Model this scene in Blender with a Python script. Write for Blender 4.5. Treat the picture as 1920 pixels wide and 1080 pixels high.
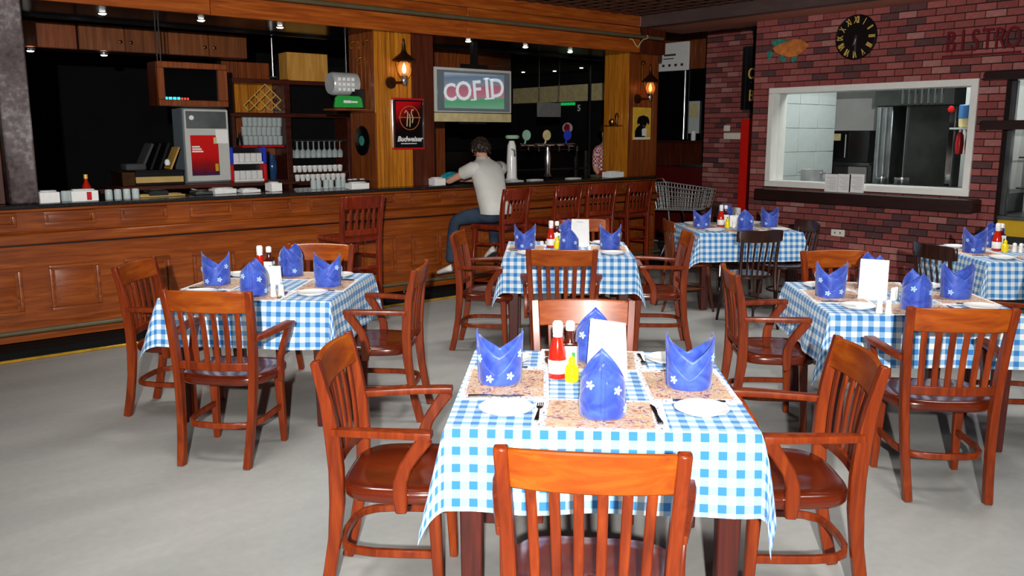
import bpy, bmesh, math, random
from mathutils import Vector, Matrix
random.seed(11)
for o in list(bpy.data.objects): bpy.data.objects.remove(o)
SC = bpy.context.scene
COL = SC.collection

# ------------------------------------------------------------------ camera, world, lights, exposure
F_PX, DROP, CAM_H, AZ = 1620.0, 288.0, 1.68, math.radians(39.9)
PITCH = math.atan(DROP / F_PX)
cam_d = bpy.data.cameras.new('camera'); cam = bpy.data.objects.new('camera', cam_d); COL.objects.link(cam)
cam_d.sensor_width = 36.0; cam_d.lens = 36.0 * F_PX / 1920.0; cam_d.clip_start = 0.05; cam_d.clip_end = 100
cam.location = (0, 0, CAM_H); cam.rotation_euler = (math.pi / 2 - PITCH, 0, -AZ)
SC.camera = cam

w = bpy.data.worlds.new('world'); SC.world = w; w.use_nodes = True
bg = w.node_tree.nodes['Background']; bg.inputs[0].default_value = (0.93, 0.97, 1.0, 1); bg.inputs[1].default_value = 0.20

def lamp(name, kind, loc, energy, color=(1, 1, 1), target=None, **kw):
    d = bpy.data.lights.new(name, kind); d.energy = energy; d.color = color
    for k, v in kw.items(): setattr(d, k, v)
    o = bpy.data.objects.new(name, d); COL.objects.link(o); o.location = loc
    if target is not None:
        o.rotation_euler = (Vector(target) - Vector(loc)).to_track_quat('-Z', 'Y').to_euler()
    return o
# the photographer's flash, moved back and up from the camera to even its falloff
FLASH = lamp('camera_flash', 'SPOT', (-.70, -.84, CAM_H + 0.42), 2100.0, (1.0, 0.97, 0.93), (3.9, 4.66, 1.5),
             spot_size=math.radians(100), spot_blend=1.0, shadow_soft_size=0.035)
# the dining room's ceiling lights (above and behind the view)
for lx, ly in ((.6, 1.0), (3.0, .6), (1.2, 3.6), (3.6, 3.2), (5.9, 2.0), (2.8, 6.0), (5.4, 5.2), (7.2, 3.6)):
    lamp('ceiling_light', 'AREA', (lx, ly, 3.08), 18.5, (1.0, .98, .95), (lx, ly, 0), size=.7, spread=math.radians(100))
SC.view_settings.view_transform = 'Standard'; SC.view_settings.look = 'None'
SC.view_settings.exposure = 0.0; SC.view_settings.gamma = 1.0; SC.view_settings.use_curve_mapping = False

# ------------------------------------------------------------------ survey: where a sight line meets a real plane
_fw = Vector((math.sin(AZ) * math.cos(PITCH), math.cos(AZ) * math.cos(PITCH), -math.sin(PITCH)))
_rt = Vector((math.cos(AZ), -math.sin(AZ), 0)); _up = _rt.cross(_fw); _C = Vector((0, 0, CAM_H))
def _ray(px, py): return _fw * F_PX + _rt * (px - 960) + _up * (540 - py)
def ony(px, py, Y): d = _ray(px, py); return _C + d * (Y / d.y)
def onx(px, py, X): d = _ray(px, py); return _C + d * (X / d.x)
def onz(px, py, z): d = _ray(px, py); return _C + d * ((z - CAM_H) / d.z)

# ------------------------------------------------------------------ mesh helpers
def vec(p): return Vector(p)
class MB:
    def __init__(s): s.v = []; s.f = []; s.mi = []; s.cur = 0
    def _add(s, vs, fs):
        n = len(s.v); s.v += [tuple(p) for p in vs]
        for f in fs: s.f.append(tuple(i + n for i in f)); s.mi.append(s.cur)
        return s
    def mat(s, i): s.cur = i; return s
    def box(s, x0, x1, y0, y1, z0, z1, M=None):
        vs = [Vector(p) for p in ((x0,y0,z0),(x1,y0,z0),(x1,y1,z0),(x0,y1,z0),(x0,y0,z1),(x1,y0,z1),(x1,y1,z1),(x0,y1,z1))]
        if M is not None: vs = [M @ p for p in vs]
        return s._add(vs, [(0,3,2,1),(4,5,6,7),(0,1,5,4),(1,2,6,5),(2,3,7,6),(3,0,4,7)])
    def cbox(s, c, size, M=None):
        a, b, d = (k / 2 for k in size); T = Matrix.Translation(c) @ (M.to_4x4() if M is not None else Matrix.Identity(4))
        return s.box(-a, a, -b, b, -d, d, T)
    def _frames(s, path, side):
        P = [Vector(p) for p in path]; out = []
        for i, p in enumerate(P):
            t = (P[min(i + 1, len(P) - 1)] - P[max(i - 1, 0)]).normalized()
            sd = Vector(side) if side is not None else (Vector((0, 0, 1)) if abs(t.z) < .9 else Vector((1, 0, 0)))
            sd = (sd - t * sd.dot(t)).normalized(); out.append((p, sd, t.cross(sd)))
        return out
    def sweep(s, path, wd, dp, side=(1, 0, 0), closed=False):
        fr = s._frames(path, side); n = len(fr); vs = []
        W = wd if isinstance(wd, (list, tuple)) else [wd] * n; D = dp if isinstance(dp, (list, tuple)) else [dp] * n
        for (p, a, b), ww, dd in zip(fr, W, D):
            vs += [p - a*ww/2 - b*dd/2, p + a*ww/2 - b*dd/2, p + a*ww/2 + b*dd/2, p - a*ww/2 + b*dd/2]
        fs = []
        for i in range(n - 1):
            for k in range(4): fs.append((i*4+k, i*4+(k+1)%4, i*4+4+(k+1)%4, i*4+4+k))
        fs += [(3,2,1,0), tuple((n-1)*4+k for k in range(4))]
        return s._add(vs, fs)
    def tube(s, path, r, n=8, caps=True, closed=False):
        fr = s._frames(path, None); m = len(fr); R = r if isinstance(r, (list, tuple)) else [r] * m; vs = []
        # keep the frame from flipping along the path
        ref = fr[0][1]; rows = []
        for (p, a, b) in fr:
            t = a.cross(b); q = ref - t * ref.dot(t)
            if q.length > 1e-5: ref = q.normalized()
            rows.append((p, ref.copy(), t.cross(ref)))
        for (p, a, b), rr in zip(rows, R):
            for k in range(n):
                c = 2*math.pi*k/n; vs.append(p + a*math.cos(c)*rr + b*math.sin(c)*rr)
        fs = []
        for i in range(m - 1 + (1 if closed else 0)):
            j = (i + 1) % m
            for k in range(n): fs.append((i*n+k, i*n+(k+1)%n, j*n+(k+1)%n, j*n+k))
        if caps and not closed: fs += [tuple(range(n))[::-1], tuple((m-1)*n+k for k in range(n))]
        return s._add(vs, fs)
    def lathe(s, prof, n=16, o=(0, 0, 0), axis='z', caps=True):
        vs = []; m = len(prof); o = Vector(o)
        for r, z in prof:
            for k in range(n):
                c = 2*math.pi*k/n; a, b = r*math.cos(c), r*math.sin(c)
                vs.append(o + Vector({'z': (a, b, z), 'y': (a, z, -b), 'x': (z, a, b)}[axis]))
        fs = [(i*n+k, i*n+(k+1)%n, i*n+n+(k+1)%n, i*n+n+k) for i in range(m-1) for k in range(n)]
        if caps: fs += [tuple(range(n))[::-1], tuple((m-1)*n+k for k in range(n))]
        return s._add(vs, fs)
    def prism(s, poly, z0, z1, M=None):
        n = len(poly); vs = [Vector((p[0], p[1], z0)) for p in poly] + [Vector((p[0], p[1], z1)) for p in poly]
        if M is not None: vs = [M @ p for p in vs]
        return s._add(vs, [tuple(range(n))[::-1], tuple(range(n, 2*n))] + [(i, (i+1)%n, n+(i+1)%n, n+i) for i in range(n)])
    def grid(s, fn, nu, nv, cu=False):
        vs = [fn(i/nu, j/nv) for j in range(nv + 1) for i in range(nu if cu else nu + 1)]; w_ = nu if cu else nu + 1; fs = []
        for j in range(nv):
            for i in range(nu): fs.append((j*w_+i, j*w_+(i+1)%w_, (j+1)*w_+(i+1)%w_, (j+1)*w_+i))
        return s._add(vs, fs)
    def mesh(s, name, mats, bevel=0.0, seg=1, smooth=True, angle=38, fixn=True, weld=False):
        bm = bmesh.new(); bv = [bm.verts.new(p) for p in s.v]
        for f, mi in zip(s.f, s.mi):
            try: q = bm.faces.new([bv[i] for i in f]); q.material_index = mi
            except ValueError: pass
        if weld: bmesh.ops.remove_doubles(bm, verts=bm.verts, dist=1e-5)
        if fixn: bmesh.ops.recalc_face_normals(bm, faces=bm.faces)
        if bevel > 0:
            es = [e for e in bm.edges if len(e.link_faces) == 2 and e.calc_face_angle(0) > math.radians(30)]
            bmesh.ops.bevel(bm, geom=es, offset=bevel, segments=seg, affect='EDGES', profile=.6, clamp_overlap=True)
        me = bpy.data.meshes.new(name); bm.to_mesh(me); bm.free()
        for m in (mats if isinstance(mats, (list, tuple)) else [mats]): me.materials.append(m)
        if smooth:
            me.polygons.foreach_set('use_smooth', [True]*len(me.polygons)); me.set_sharp_from_angle(angle=math.radians(angle))
        return me
    def build(s, name, mats, parent=None, **kw): return obj(name, s.mesh(name, mats, **kw), parent)

def obj(name, me, parent=None, loc=None, rz=None, rot=None):
    o = bpy.data.objects.new(name, me); COL.objects.link(o)
    if parent is not None: o.parent = parent
    if loc is not None: o.location = loc
    if rz is not None: o.rotation_euler = (0, 0, rz)
    if rot is not None: o.rotation_euler = rot
    return o
def tag(o, label=None, cat=None, group=None, kind=None):
    if label: o['label'] = label
    if cat: o['category'] = cat
    if group: o['group'] = group
    if kind: o['kind'] = kind
    return o
def thing(name, label, cat, loc=(0, 0, 0), rz=0.0, group=None):
    return tag(obj(name, None, None, loc, rz), label, cat, group)
def struct(o): o['kind'] = 'structure'; return o
def stuff(o): o['kind'] = 'stuff'; return o
def copy_tree(o, parent=None):
    c = o.copy(); COL.objects.link(c); c.parent = parent
    for ch in list(o.children):
        if ch is not c: copy_tree(ch, c)
    return c
def place(proto, used, loc, rz, label, group=None):
    """first call uses the prototype itself, later calls use copies"""
    if proto.name in used: o = copy_tree(proto)
    else: used.add(proto.name); o = proto
    o.location = loc; o.rotation_euler = (0, 0, rz); o['label'] = label
    if group: o['group'] = group
    return o
USED = set()
def text_mesh(body, size, extrude, mat, align='CENTER', shear=0.0, bold=0.0, spacing=1.0):
    c = bpy.data.curves.new('letters', 'FONT'); c.body = body; c.size = size; c.extrude = extrude; c.offset = bold
    c.align_x = align; c.align_y = 'CENTER'; c.shear = shear; c.space_character = spacing; c.resolution_u = 3
    t = bpy.data.objects.new('letters', c); COL.objects.link(t)
    dg = bpy.context.evaluated_depsgraph_get(); me = bpy.data.meshes.new_from_object(t.evaluated_get(dg))
    bpy.data.objects.remove(t); bpy.data.curves.remove(c)
    me.materials.clear(); me.materials.append(mat); me.name = 'letters'
    return me
RX90 = (math.pi/2, 0, 0)             # letters standing on a wall that faces -Y
RXW = (math.pi/2, 0, -math.pi/2)     # letters standing on a wall that faces -X

# ------------------------------------------------------------------ materials
def lin(c):
    c = c / 255.0
    return c/12.92 if c <= .04045 else ((c + .055)/1.055)**2.4
def C(r, g, b): return (lin(r), lin(g), lin(b), 1)
def base(name, rough=.5, metal=0.0, spec=.5, coat=0.0, trans=0.0, ior=1.45):
    m = bpy.data.materials.new(name); m.use_nodes = True; n = m.node_tree; p = n.nodes['Principled BSDF']
    p.inputs['Roughness'].default_value = rough; p.inputs['Metallic'].default_value = metal
    p.inputs['Specular IOR Level'].default_value = spec; p.inputs['Coat Weight'].default_value = coat
    p.inputs['Coat Roughness'].default_value = .12; p.inputs['Transmission Weight'].default_value = trans; p.inputs['IOR'].default_value = ior
    return m, n, p
def N(n, t, **kw):
    q = n.nodes.new(t)
    for k, v in kw.items():
        if k.startswith('i_'):
            q.inputs[k[2:].replace('_', ' ')].default_value = v
        else: setattr(q, k, v)
    return q
def ramp(n, fac, cols):
    r = n.nodes.new('ShaderNodeValToRGB'); e = r.color_ramp.elements
    e[0].position, e[0].color = cols[0]; e[1].position, e[1].color = cols[-1]
    for p, c in cols[1:-1]: q = e.new(p); q.color = c
    n.links.new(fac, r.inputs[0]); return r.outputs[0]
def plain(name, c, rough=.5, metal=0.0, spec=.5, coat=0.0, var=.12, scale=12.0, trans=0.0, emit=None, estr=0.0, bump=0.0):
    """one colour with a little procedural unevenness"""
    m, n, p = base(name, rough, metal, spec, coat, trans)
    tc = N(n, 'ShaderNodeTexCoord'); no = N(n, 'ShaderNodeTexNoise', i_Scale=scale, i_Detail=3.0)
    n.links.new(tc.outputs['Object'], no.inputs['Vector'])
    lo = tuple(k*(1-var) for k in c[:3]) + (1,); hi = tuple(min(1, k*(1+var)) for k in c[:3]) + (1,)
    n.links.new(ramp(n, no.outputs['Fac'], [(.3, lo), (.7, hi)]), p.inputs['Base Color'])
    if emit: p.inputs['Emission Color'].default_value = emit; p.inputs['Emission Strength'].default_value = estr
    if bump:
        b = N(n, 'ShaderNodeBump', i_Strength=bump, i_Distance=.004); n.links.new(no.outputs['Fac'], b.inputs['Height']); n.links.new(b.outputs[0], p.inputs['Normal'])
    return m
def wood(name, dark, mid, light, grain=(30, 30, 2.5), rough=.3, coat=.25, rnd=.25, coord='Object', spec=.5):
    m, n, p = base(name, rough, 0, spec, coat)
    tc = N(n, 'ShaderNodeTexCoord'); mp = N(n, 'ShaderNodeMapping'); mp.inputs['Scale'].default_value = grain
    oi = N(n, 'ShaderNodeObjectInfo'); cmb = N(n, 'ShaderNodeCombineXYZ'); mu = N(n, 'ShaderNodeMath', operation='MULTIPLY'); mu.inputs[1].default_value = 31.0
    n.links.new(oi.outputs['Random'], mu.inputs[0])
    for k in range(3): n.links.new(mu.outputs[0], cmb.inputs[k])
    n.links.new(tc.outputs[coord], mp.inputs['Vector']); n.links.new(cmb.outputs[0], mp.inputs['Location'])
    a = N(n, 'ShaderNodeTexNoise', i_Scale=1.0, i_Detail=5.0, i_Roughness=.6, i_Distortion=.6); n.links.new(mp.outputs[0], a.inputs['Vector'])
    col = ramp(n, a.outputs['Fac'], [(.28, dark), (.5, mid), (.72, light)])
    hs = N(n, 'ShaderNodeHueSaturation'); mr = N(n, 'ShaderNodeMapRange'); mr.inputs['To Min'].default_value = 1-rnd; mr.inputs['To Max'].default_value = 1+rnd*.6
    n.links.new(oi.outputs['Random'], mr.inputs['Value']); n.links.new(mr.outputs[0], hs.inputs['Value']); n.links.new(col, hs.inputs['Color'])
    n.links.new(hs.outputs[0], p.inputs['Base Color'])
    b = N(n, 'ShaderNodeBump', i_Strength=.08, i_Distance=.002); n.links.new(a.outputs['Fac'], b.inputs['Height']); n.links.new(b.outputs[0], p.inputs['Normal'])
    return m
M = {}
M['chair'] = wood('varnished_red_wood', C(88,28,6), C(112,40,10), C(136,56,15), rough=.34, coat=.06, rnd=.10, spec=.35)
M['crest'] = wood('orange_crest_veneer', C(116,44,8), C(144,64,12), C(168,86,19), grain=(4, 30, 22), rough=.34, coat=.06, rnd=.14, spec=.35)
M['seatwood'] = wood('shaded_glossy_seat_wood', C(66,18,5), C(84,26,7), C(104,36,10), grain=(6, 2, 20), rough=.22, coat=.35, rnd=.08)  # seats darker: shade from grazing light is put into the wood tone
M['darkchair'] = wood('dark_bentwood', C(30,12,6), C(48,20,10), C(66,30,14), rough=.28, coat=.4, rnd=.1)
M['brownchair'] = wood('brown_bentwood', C(84,36,14), C(104,48,20), C(126,62,28), rough=.3, coat=.35, rnd=.1)
M['stool'] = wood('stool_wood', C(82,20,6), C(118,34,10), C(142,50,18), rough=.3, coat=.3, rnd=.12)
M['bar'] = wood('bar_wood', C(104,46,12), C(136,64,18), C(160,84,28), grain=(2.2, 30, 30), rough=.32, coat=.25, rnd=.10)
M['fascia'] = wood('fascia_wood', C(126,54,14), C(160,76,20), C(188,102,34), grain=(2.0, 30, 30), rough=.35, coat=.2, rnd=.12)
M['board'] = wood('golden_boards', C(150,82,14), C(190,114,24), C(216,146,44), grain=(40, 40, 2.2), rough=.4, coat=.15, rnd=.16)
M['boardred'] = wood('red_brown_boards', C(96,42,14), C(128,62,22), C(152,82,34), grain=(40, 40, 2.2), rough=.42, coat=.12, rnd=.14)
M['boarddark'] = wood('dark_stained_boards', C(52,18,8), C(78,30,12), C(100,42,18), grain=(40, 40, 2.2), rough=.42, coat=.12, rnd=.12)
M['shelfwood'] = wood('shelf_wood', C(48,16,8), C(70,26,14), C(92,36,20), grain=(2.5, 30, 30), rough=.4, coat=.15, rnd=.15)
M['cabinet'] = wood('cabinet_door_wood', C(96,50,22), C(124,68,32), C(146,88,46), grain=(26, 26, 1.6), rough=.4, coat=.15, rnd=.12)
M['ply'] = wood('pale_plywood', C(196,132,48), C(216,156,70), C(230,178,92), grain=(26, 26, 2.0), rough=.5, coat=.05, rnd=.05)
M['ebony'] = wood('near_black_wood', C(24,9,8), C(36,14,12), C(48,20,16), grain=(30, 2.5, 30), rough=.45, coat=.1, rnd=.1)
M['tableleg'] = wood('table_leg_wood', C(46,10,5), C(66,16,7), C(84,24,10), rough=.45, coat=.08, rnd=.1)
M['lattice'] = wood('lattice_strip_wood', C(58,34,26), C(82,50,38), C(104,68,52), grain=(14, 14, 14), rough=.6, coat=0, rnd=.2)
M['ceilbeam'] = wood('ceiling_beam_paint', C(66,52,52), C(78,62,60), C(90,72,68), grain=(8, 2, 8), rough=.5, coat=0, rnd=.02)
M['soffit'] = plain('soffit_paint', C(176,112,92), .6, var=.08, scale=3)
M['black'] = plain('black_paint', C(14,13,14), .35, var=.2)
M['blackgloss'] = plain('black_gloss_panel', C(8,8,9), .22, var=.2, spec=.3)
M['matteblack'] = plain('matte_black', C(9,9,10), .8, var=.2, spec=.2)
M['darkroom'] = plain('dark_room_shade', C(20,18,20), .8, var=.3, scale=2, spec=.2)  # near-black tone stands for how little light reaches this brick room
M['stonetop'] = plain('dark_granite', C(34,33,34), .14, var=.5, scale=60, spec=.5)
M['white'] = plain('white_paint', C(238,238,232), .45, var=.03)
M['paper'] = plain('white_paper', C(244,243,240), .7, var=.03, scale=30)
M['cream'] = plain('cream_paint', C(206,190,140), .6, var=.15, scale=14)
M['porcelain'] = plain('white_porcelain', C(246,246,244), .12, var=.01, coat=.4)
M['steel'] = plain('polished_steel', C(205,208,210), .18, metal=1.0, var=.06)
M['brushed'] = plain('brushed_steel', C(150,156,156), .34, metal=1.0, var=.25, scale=5)
M['darksteel'] = plain('dark_steel', C(74,78,76), .32, metal=.8, var=.3, scale=4)
M['chrome'] = plain('chrome', C(225,228,230), .08, metal=1.0, var=.03)
M['brass'] = plain('old_brass', C(176,128,56), .28, metal=1.0, var=.2)
M['bronze'] = plain('bronze', C(92,62,40), .35, metal=.9, var=.3)
M['gold'] = plain('gold_leaf', C(236,196,104), .4, metal=.15, var=.08)
M['nosing'] = plain('brass_nosing', C(216,164,52), .3, metal=.6, var=.25, scale=9)
M['pipe'] = plain('grey_green_pipe', C(92,84,62), .4, var=.1)
M['red'] = plain('red_paint', C(228,28,18), .45, var=.06)
M['redplastic'] = plain('red_plastic', C(196,24,30), .35, var=.06)
M['crimson'] = plain('crimson_letters', C(104,14,26), .5, var=.1)
M['bluep'] = plain('blue_plastic', C(38,58,190), .35, var=.08)
M['bluejar'] = plain('blue_plastic_jar', C(62,112,168), .3, var=.06)
M['teal'] = plain('teal_fabric', C(38,150,168), .6, var=.18, scale=20)
M['green'] = plain('green_sign', C(44,170,72), .35, var=.08)
M['greenneon'] = plain('green_neon', C(20,120,60), .5, emit=C(20,170,80), estr=.8)
M['yellowpanel'] = plain('yellow_panel', C(206,164,26), .5, var=.06)
M['cardboard'] = plain('pale_wood_drawer', C(196,164,98), .55, var=.08)
M['rubber'] = plain('grey_rubber', C(60,60,62), .7)
M['switch'] = plain('switch_plate_plastic', C(236,232,218), .4, var=.03)
M['ketchup'] = plain('red_sauce', C(196,34,14), .12, var=.06, coat=.5)
M['brownsauce'] = plain('brown_sauce', C(74,26,12), .1, var=.1, coat=.5)
M['mustard'] = plain('yellow_mustard', C(246,214,10), .25, var=.03)
M['salt'] = plain('shaker_ceramic', C(238,234,224), .2, var=.03)
M['label_print'] = plain('bottle_label', C(240,240,238), .4, var=.04)
M['labelgreen'] = plain('green_label', C(52,140,70), .4)
M['cutlery'] = plain('cutlery_steel', C(120,118,118), .22, metal=1.0, var=.1)
M['skin'] = plain('skin', C(222,166,138), .5, var=.06, spec=.3)
M['hair'] = plain('brown_hair', C(46,32,24), .5, var=.45, scale=45, bump=.6)
M['tshirt'] = plain('grey_tshirt', C(206,206,200), .85, var=.04, spec=.1)
M['denim'] = plain('blue_denim', C(54,66,84), .85, var=.3, scale=7, spec=.1)
M['shoe'] = plain('white_sneaker', C(232,230,224), .6, var=.08)
M['glassware'] = plain('clear_glass', C(225,238,238), .04, var=.02, trans=.85)
M['amber'] = plain('amber_lamp_glass', C(250,200,130), .1, var=.05, trans=.8)
M['bulb'] = plain('lamp_flame', C(255,190,90), .5, emit=(1, .55, .2, 1), estr=9)
M['bulbred'] = plain('lamp_flame_orange', C(255,120,30), .5, emit=(1, .28, .04, 1), estr=9)
M['spot'] = plain('downlight_lens', C(255,250,240), .5, emit=(1, .95, .88, 1), estr=14)
M['cyan'] = plain('cyan_display', C(30,200,230), .5, emit=(.05, .7, .9, 1), estr=1.6)
M['reddisp'] = plain('red_display', C(230,40,30), .5, emit=(.9, .08, .05, 1), estr=1.0)
M['screen'] = plain('dark_screen', C(6,6,8), .1, var=.1, spec=.12)
M['tv'] = plain('silver_tv_plastic', C(196,198,192), .35, var=.04)
M['tvdark'] = plain('grey_tv_bezel', C(112,124,132), .3, var=.05)
M['blueglass'] = plain('blue_glass', C(40,74,120), .08, var=.1, coat=.5)
M['tilemat'] = plain('kitchen_tile', C(196,206,204), .22, var=.04)
M['grout'] = plain('tile_grout', C(120,128,126), .8)
M['kitchenwall'] = plain('kitchen_wall_paint', C(206,210,206), .55, var=.06, scale=4)
M['kraft'] = plain('clipboard', C(196,150,70), .6)
M['packet'] = plain('white_packet', C(228,228,226), .5, var=.08, scale=30)
M['poster_red'] = None
M['record'] = plain('vinyl_record', C(12,12,13), .2, var=.2)
M['teal_label'] = plain('teal_record_label', C(60,150,130), .5)
M['verdigris'] = plain('green_patina', C(56,128,112), .6, var=.35, scale=40)
M['copper'] = plain('painted_fish_orange', C(196,116,56), .5, var=.35, scale=14)
M['plaid'] = None

def glass_simple(name, tint, alpha=.18, rough=.03):
    m, n, p = base(name, rough, 0, .6)
    tr = N(n, 'ShaderNodeBsdfTransparent'); mx = N(n, 'ShaderNodeMixShader'); no = N(n, 'ShaderNodeTexNoise', i_Scale=3.0)
    p.inputs['Base Color'].default_value = tint
    mr = N(n, 'ShaderNodeMapRange'); mr.inputs['To Min'].default_value = alpha*.85; mr.inputs['To Max'].default_value = alpha*1.15
    n.links.new(no.outputs['Fac'], mr.inputs['Value']); n.links.new(mr.outputs[0], mx.inputs[0])
    n.links.new(tr.outputs[0], mx.inputs[1]); n.links.new(p.outputs[0], mx.inputs[2]); n.links.new(mx.outputs[0], n.nodes['Material Output'].inputs[0])
    return m
M['glass'] = glass_simple('drinking_glass', C(228,242,242), .34)
M['wire'] = plain('zinc_wire', C(196,198,196), .3, metal=.35, var=.1)
M['silverplastic'] = plain('silver_plastic', C(196,200,200), .3, metal=.2, var=.1)
M['pane'] = glass_simple('window_pane_glass', C(30,34,36), .10)
M['amber'] = glass_simple('amber_lamp_glass', C(250,200,130), .35)

def floor_mat():
    m, n, p = base('polished_screed', .42, 0, .35)
    tc = N(n, 'ShaderNodeTexCoord'); a = N(n, 'ShaderNodeTexNoise', i_Scale=.8, i_Detail=6.0, i_Roughness=.55); b = N(n, 'ShaderNodeTexNoise', i_Scale=22.0, i_Detail=4.0)
    mp = N(n, 'ShaderNodeMapping'); mp.inputs['Rotation'].default_value = (0, 0, .8); mp.inputs['Scale'].default_value = (.5, 2.2, 1)
    n.links.new(tc.outputs['Object'], mp.inputs['Vector']); n.links.new(mp.outputs[0], a.inputs['Vector']); n.links.new(tc.outputs['Object'], b.inputs['Vector'])
    ad = N(n, 'ShaderNodeMath', operation='MULTIPLY_ADD'); ad.inputs[1].default_value = .25; n.links.new(b.outputs['Fac'], ad.inputs[0]); n.links.new(a.outputs['Fac'], ad.inputs[2])
    n.links.new(ramp(n, ad.outputs[0], [(.42, C(138,139,136)), (.62, C(150,150,147)), (.82, C(162,161,157))]), p.inputs['Base Color'])
    mr = N(n, 'ShaderNodeMapRange'); mr.inputs['To Min'].default_value = .38; mr.inputs['To Max'].default_value = .55
    n.links.new(a.outputs['Fac'], mr.inputs['Value']); n.links.new(mr.outputs[0], p.inputs['Roughness'])
    return m
M['floor'] = floor_mat()
def brick_mat():
    m, n, p = base('red_brick', .75, 0, .25)
    oi = N(n, 'ShaderNodeObjectInfo'); tc = N(n, 'ShaderNodeTexCoord'); no = N(n, 'ShaderNodeTexNoise', i_Scale=28.0, i_Detail=5.0); n.links.new(tc.outputs['Object'], no.inputs['Vector'])
    col = ramp(n, oi.outputs['Random'], [(0, C(104,68,68)), (.12, C(92,62,64)), (.2, C(142,74,72)), (.6, C(156,84,80)), (.85, C(168,96,92)), (1, C(182,128,122))])
    mx = N(n, 'ShaderNodeMixRGB', blend_type='MULTIPLY'); mx.inputs[0].default_value = .5
    n.links.new(col, mx.inputs[1]); n.links.new(ramp(n, no.outputs['Fac'], [(.3, (.62, .6, .6, 1)), (.7, (1, 1, 1, 1))]), mx.inputs[2]); n.links.new(mx.outputs[0], p.inputs['Base Color'])
    b = N(n, 'ShaderNodeBump', i_Strength=.4, i_Distance=.004); n.links.new(no.outputs['Fac'], b.inputs['Height']); n.links.new(b.outputs[0], p.inputs['Normal'])
    return m
M['brick'] = brick_mat()
def brick_stuff_mat():
    """bricks joined in one mesh: tone per brick from a cell noise on position"""
    m, n, p = base('red_brick_joined', .75, 0, .25)
    tc = N(n, 'ShaderNodeTexCoord'); at = N(n, 'ShaderNodeAttribute', attribute_name='tone'); no = N(n, 'ShaderNodeTexNoise', i_Scale=28.0, i_Detail=5.0); n.links.new(tc.outputs['Object'], no.inputs['Vector'])
    col = ramp(n, at.outputs['Fac'], [(0, C(104,68,68)), (.12, C(92,62,64)), (.2, C(142,74,72)), (.6, C(156,84,80)), (.85, C(168,96,92)), (1, C(182,128,122))])
    mx = N(n, 'ShaderNodeMixRGB', blend_type='MULTIPLY'); mx.inputs[0].default_value = .5
    n.links.new(col, mx.inputs[1]); n.links.new(ramp(n, no.outputs['Fac'], [(.3, (.62, .6, .6, 1)), (.7, (1, 1, 1, 1))]), mx.inputs[2]); n.links.new(mx.outputs[0], p.inputs['Base Color'])
    return m
M['brickstuff'] = brick_stuff_mat()
M['mortar'] = plain('dark_mortar', C(52,38,38), .9, var=.2, scale=30, spec=.1)
def gingham():
    m, n, p = base('blue_gingham_cloth', .8, 0, .15)
    uv = N(n, 'ShaderNodeUVMap'); sp = N(n, 'ShaderNodeSeparateXYZ'); n.links.new(uv.outputs[0], sp.inputs[0]); st = []
    for k in (0, 1):
        d = N(n, 'ShaderNodeMath', operation='MULTIPLY'); d.inputs[1].default_value = 1/.0565; n.links.new(sp.outputs[k], d.inputs[0])
        fr = N(n, 'ShaderNodeMath', operation='FRACT'); n.links.new(d.outputs[0], fr.inputs[0])
        g = N(n, 'ShaderNodeMath', operation='GREATER_THAN'); g.inputs[1].default_value = .52; n.links.new(fr.outputs[0], g.inputs[0]); st.append(g)
    ad = N(n, 'ShaderNodeMath', operation='ADD'); n.links.new(st[0].outputs[0], ad.inputs[0]); n.links.new(st[1].outputs[0], ad.inputs[1])
    hf = N(n, 'ShaderNodeMath', operation='MULTIPLY'); hf.inputs[1].default_value = .5; n.links.new(ad.outputs[0], hf.inputs[0])
    col = ramp(n, hf.outputs[0], [(0, C(226,230,233)), (.5, C(140,180,214)), (1, C(56,120,188))])
    tc = N(n, 'ShaderNodeTexNoise', i_Scale=400.0); n.links.new(uv.outputs[0], tc.inputs['Vector'])
    mx = N(n, 'ShaderNodeMixRGB', blend_type='MULTIPLY'); mx.inputs[0].default_value = .12; n.links.new(col, mx.inputs[1]); n.links.new(tc.outputs['Fac'], mx.inputs[2])
    n.links.new(mx.outputs[0], p.inputs['Base Color']); p.inputs['Sheen Weight'].default_value = .1
    return m
M['gingham'] = gingham()
def napkin_mat():
    m, n, p = base('blue_damask_napkin', .42, 0, .4)
    tc = N(n, 'ShaderNodeTexCoord'); no = N(n, 'ShaderNodeTexNoise', i_Scale=14.0, i_Detail=2.0, i_Distortion=1.2); n.links.new(tc.outputs['Object'], no.inputs['Vector'])
    n.links.new(ramp(n, no.outputs['Fac'], [(.35, C(42,64,164)), (.65, C(66,96,194))]), p.inputs['Base Color']); p.inputs['Sheen Weight'].default_value = .3
    b = N(n, 'ShaderNodeBump', i_Strength=.25, i_Distance=.01); n.links.new(no.outputs['Fac'], b.inputs['Height']); n.links.new(b.outputs[0], p.inputs['Normal'])
    return m
M['napkin'] = napkin_mat()
M['flower'] = plain('pale_blue_embroidery', C(176,206,244), .6, var=.05)
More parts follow.
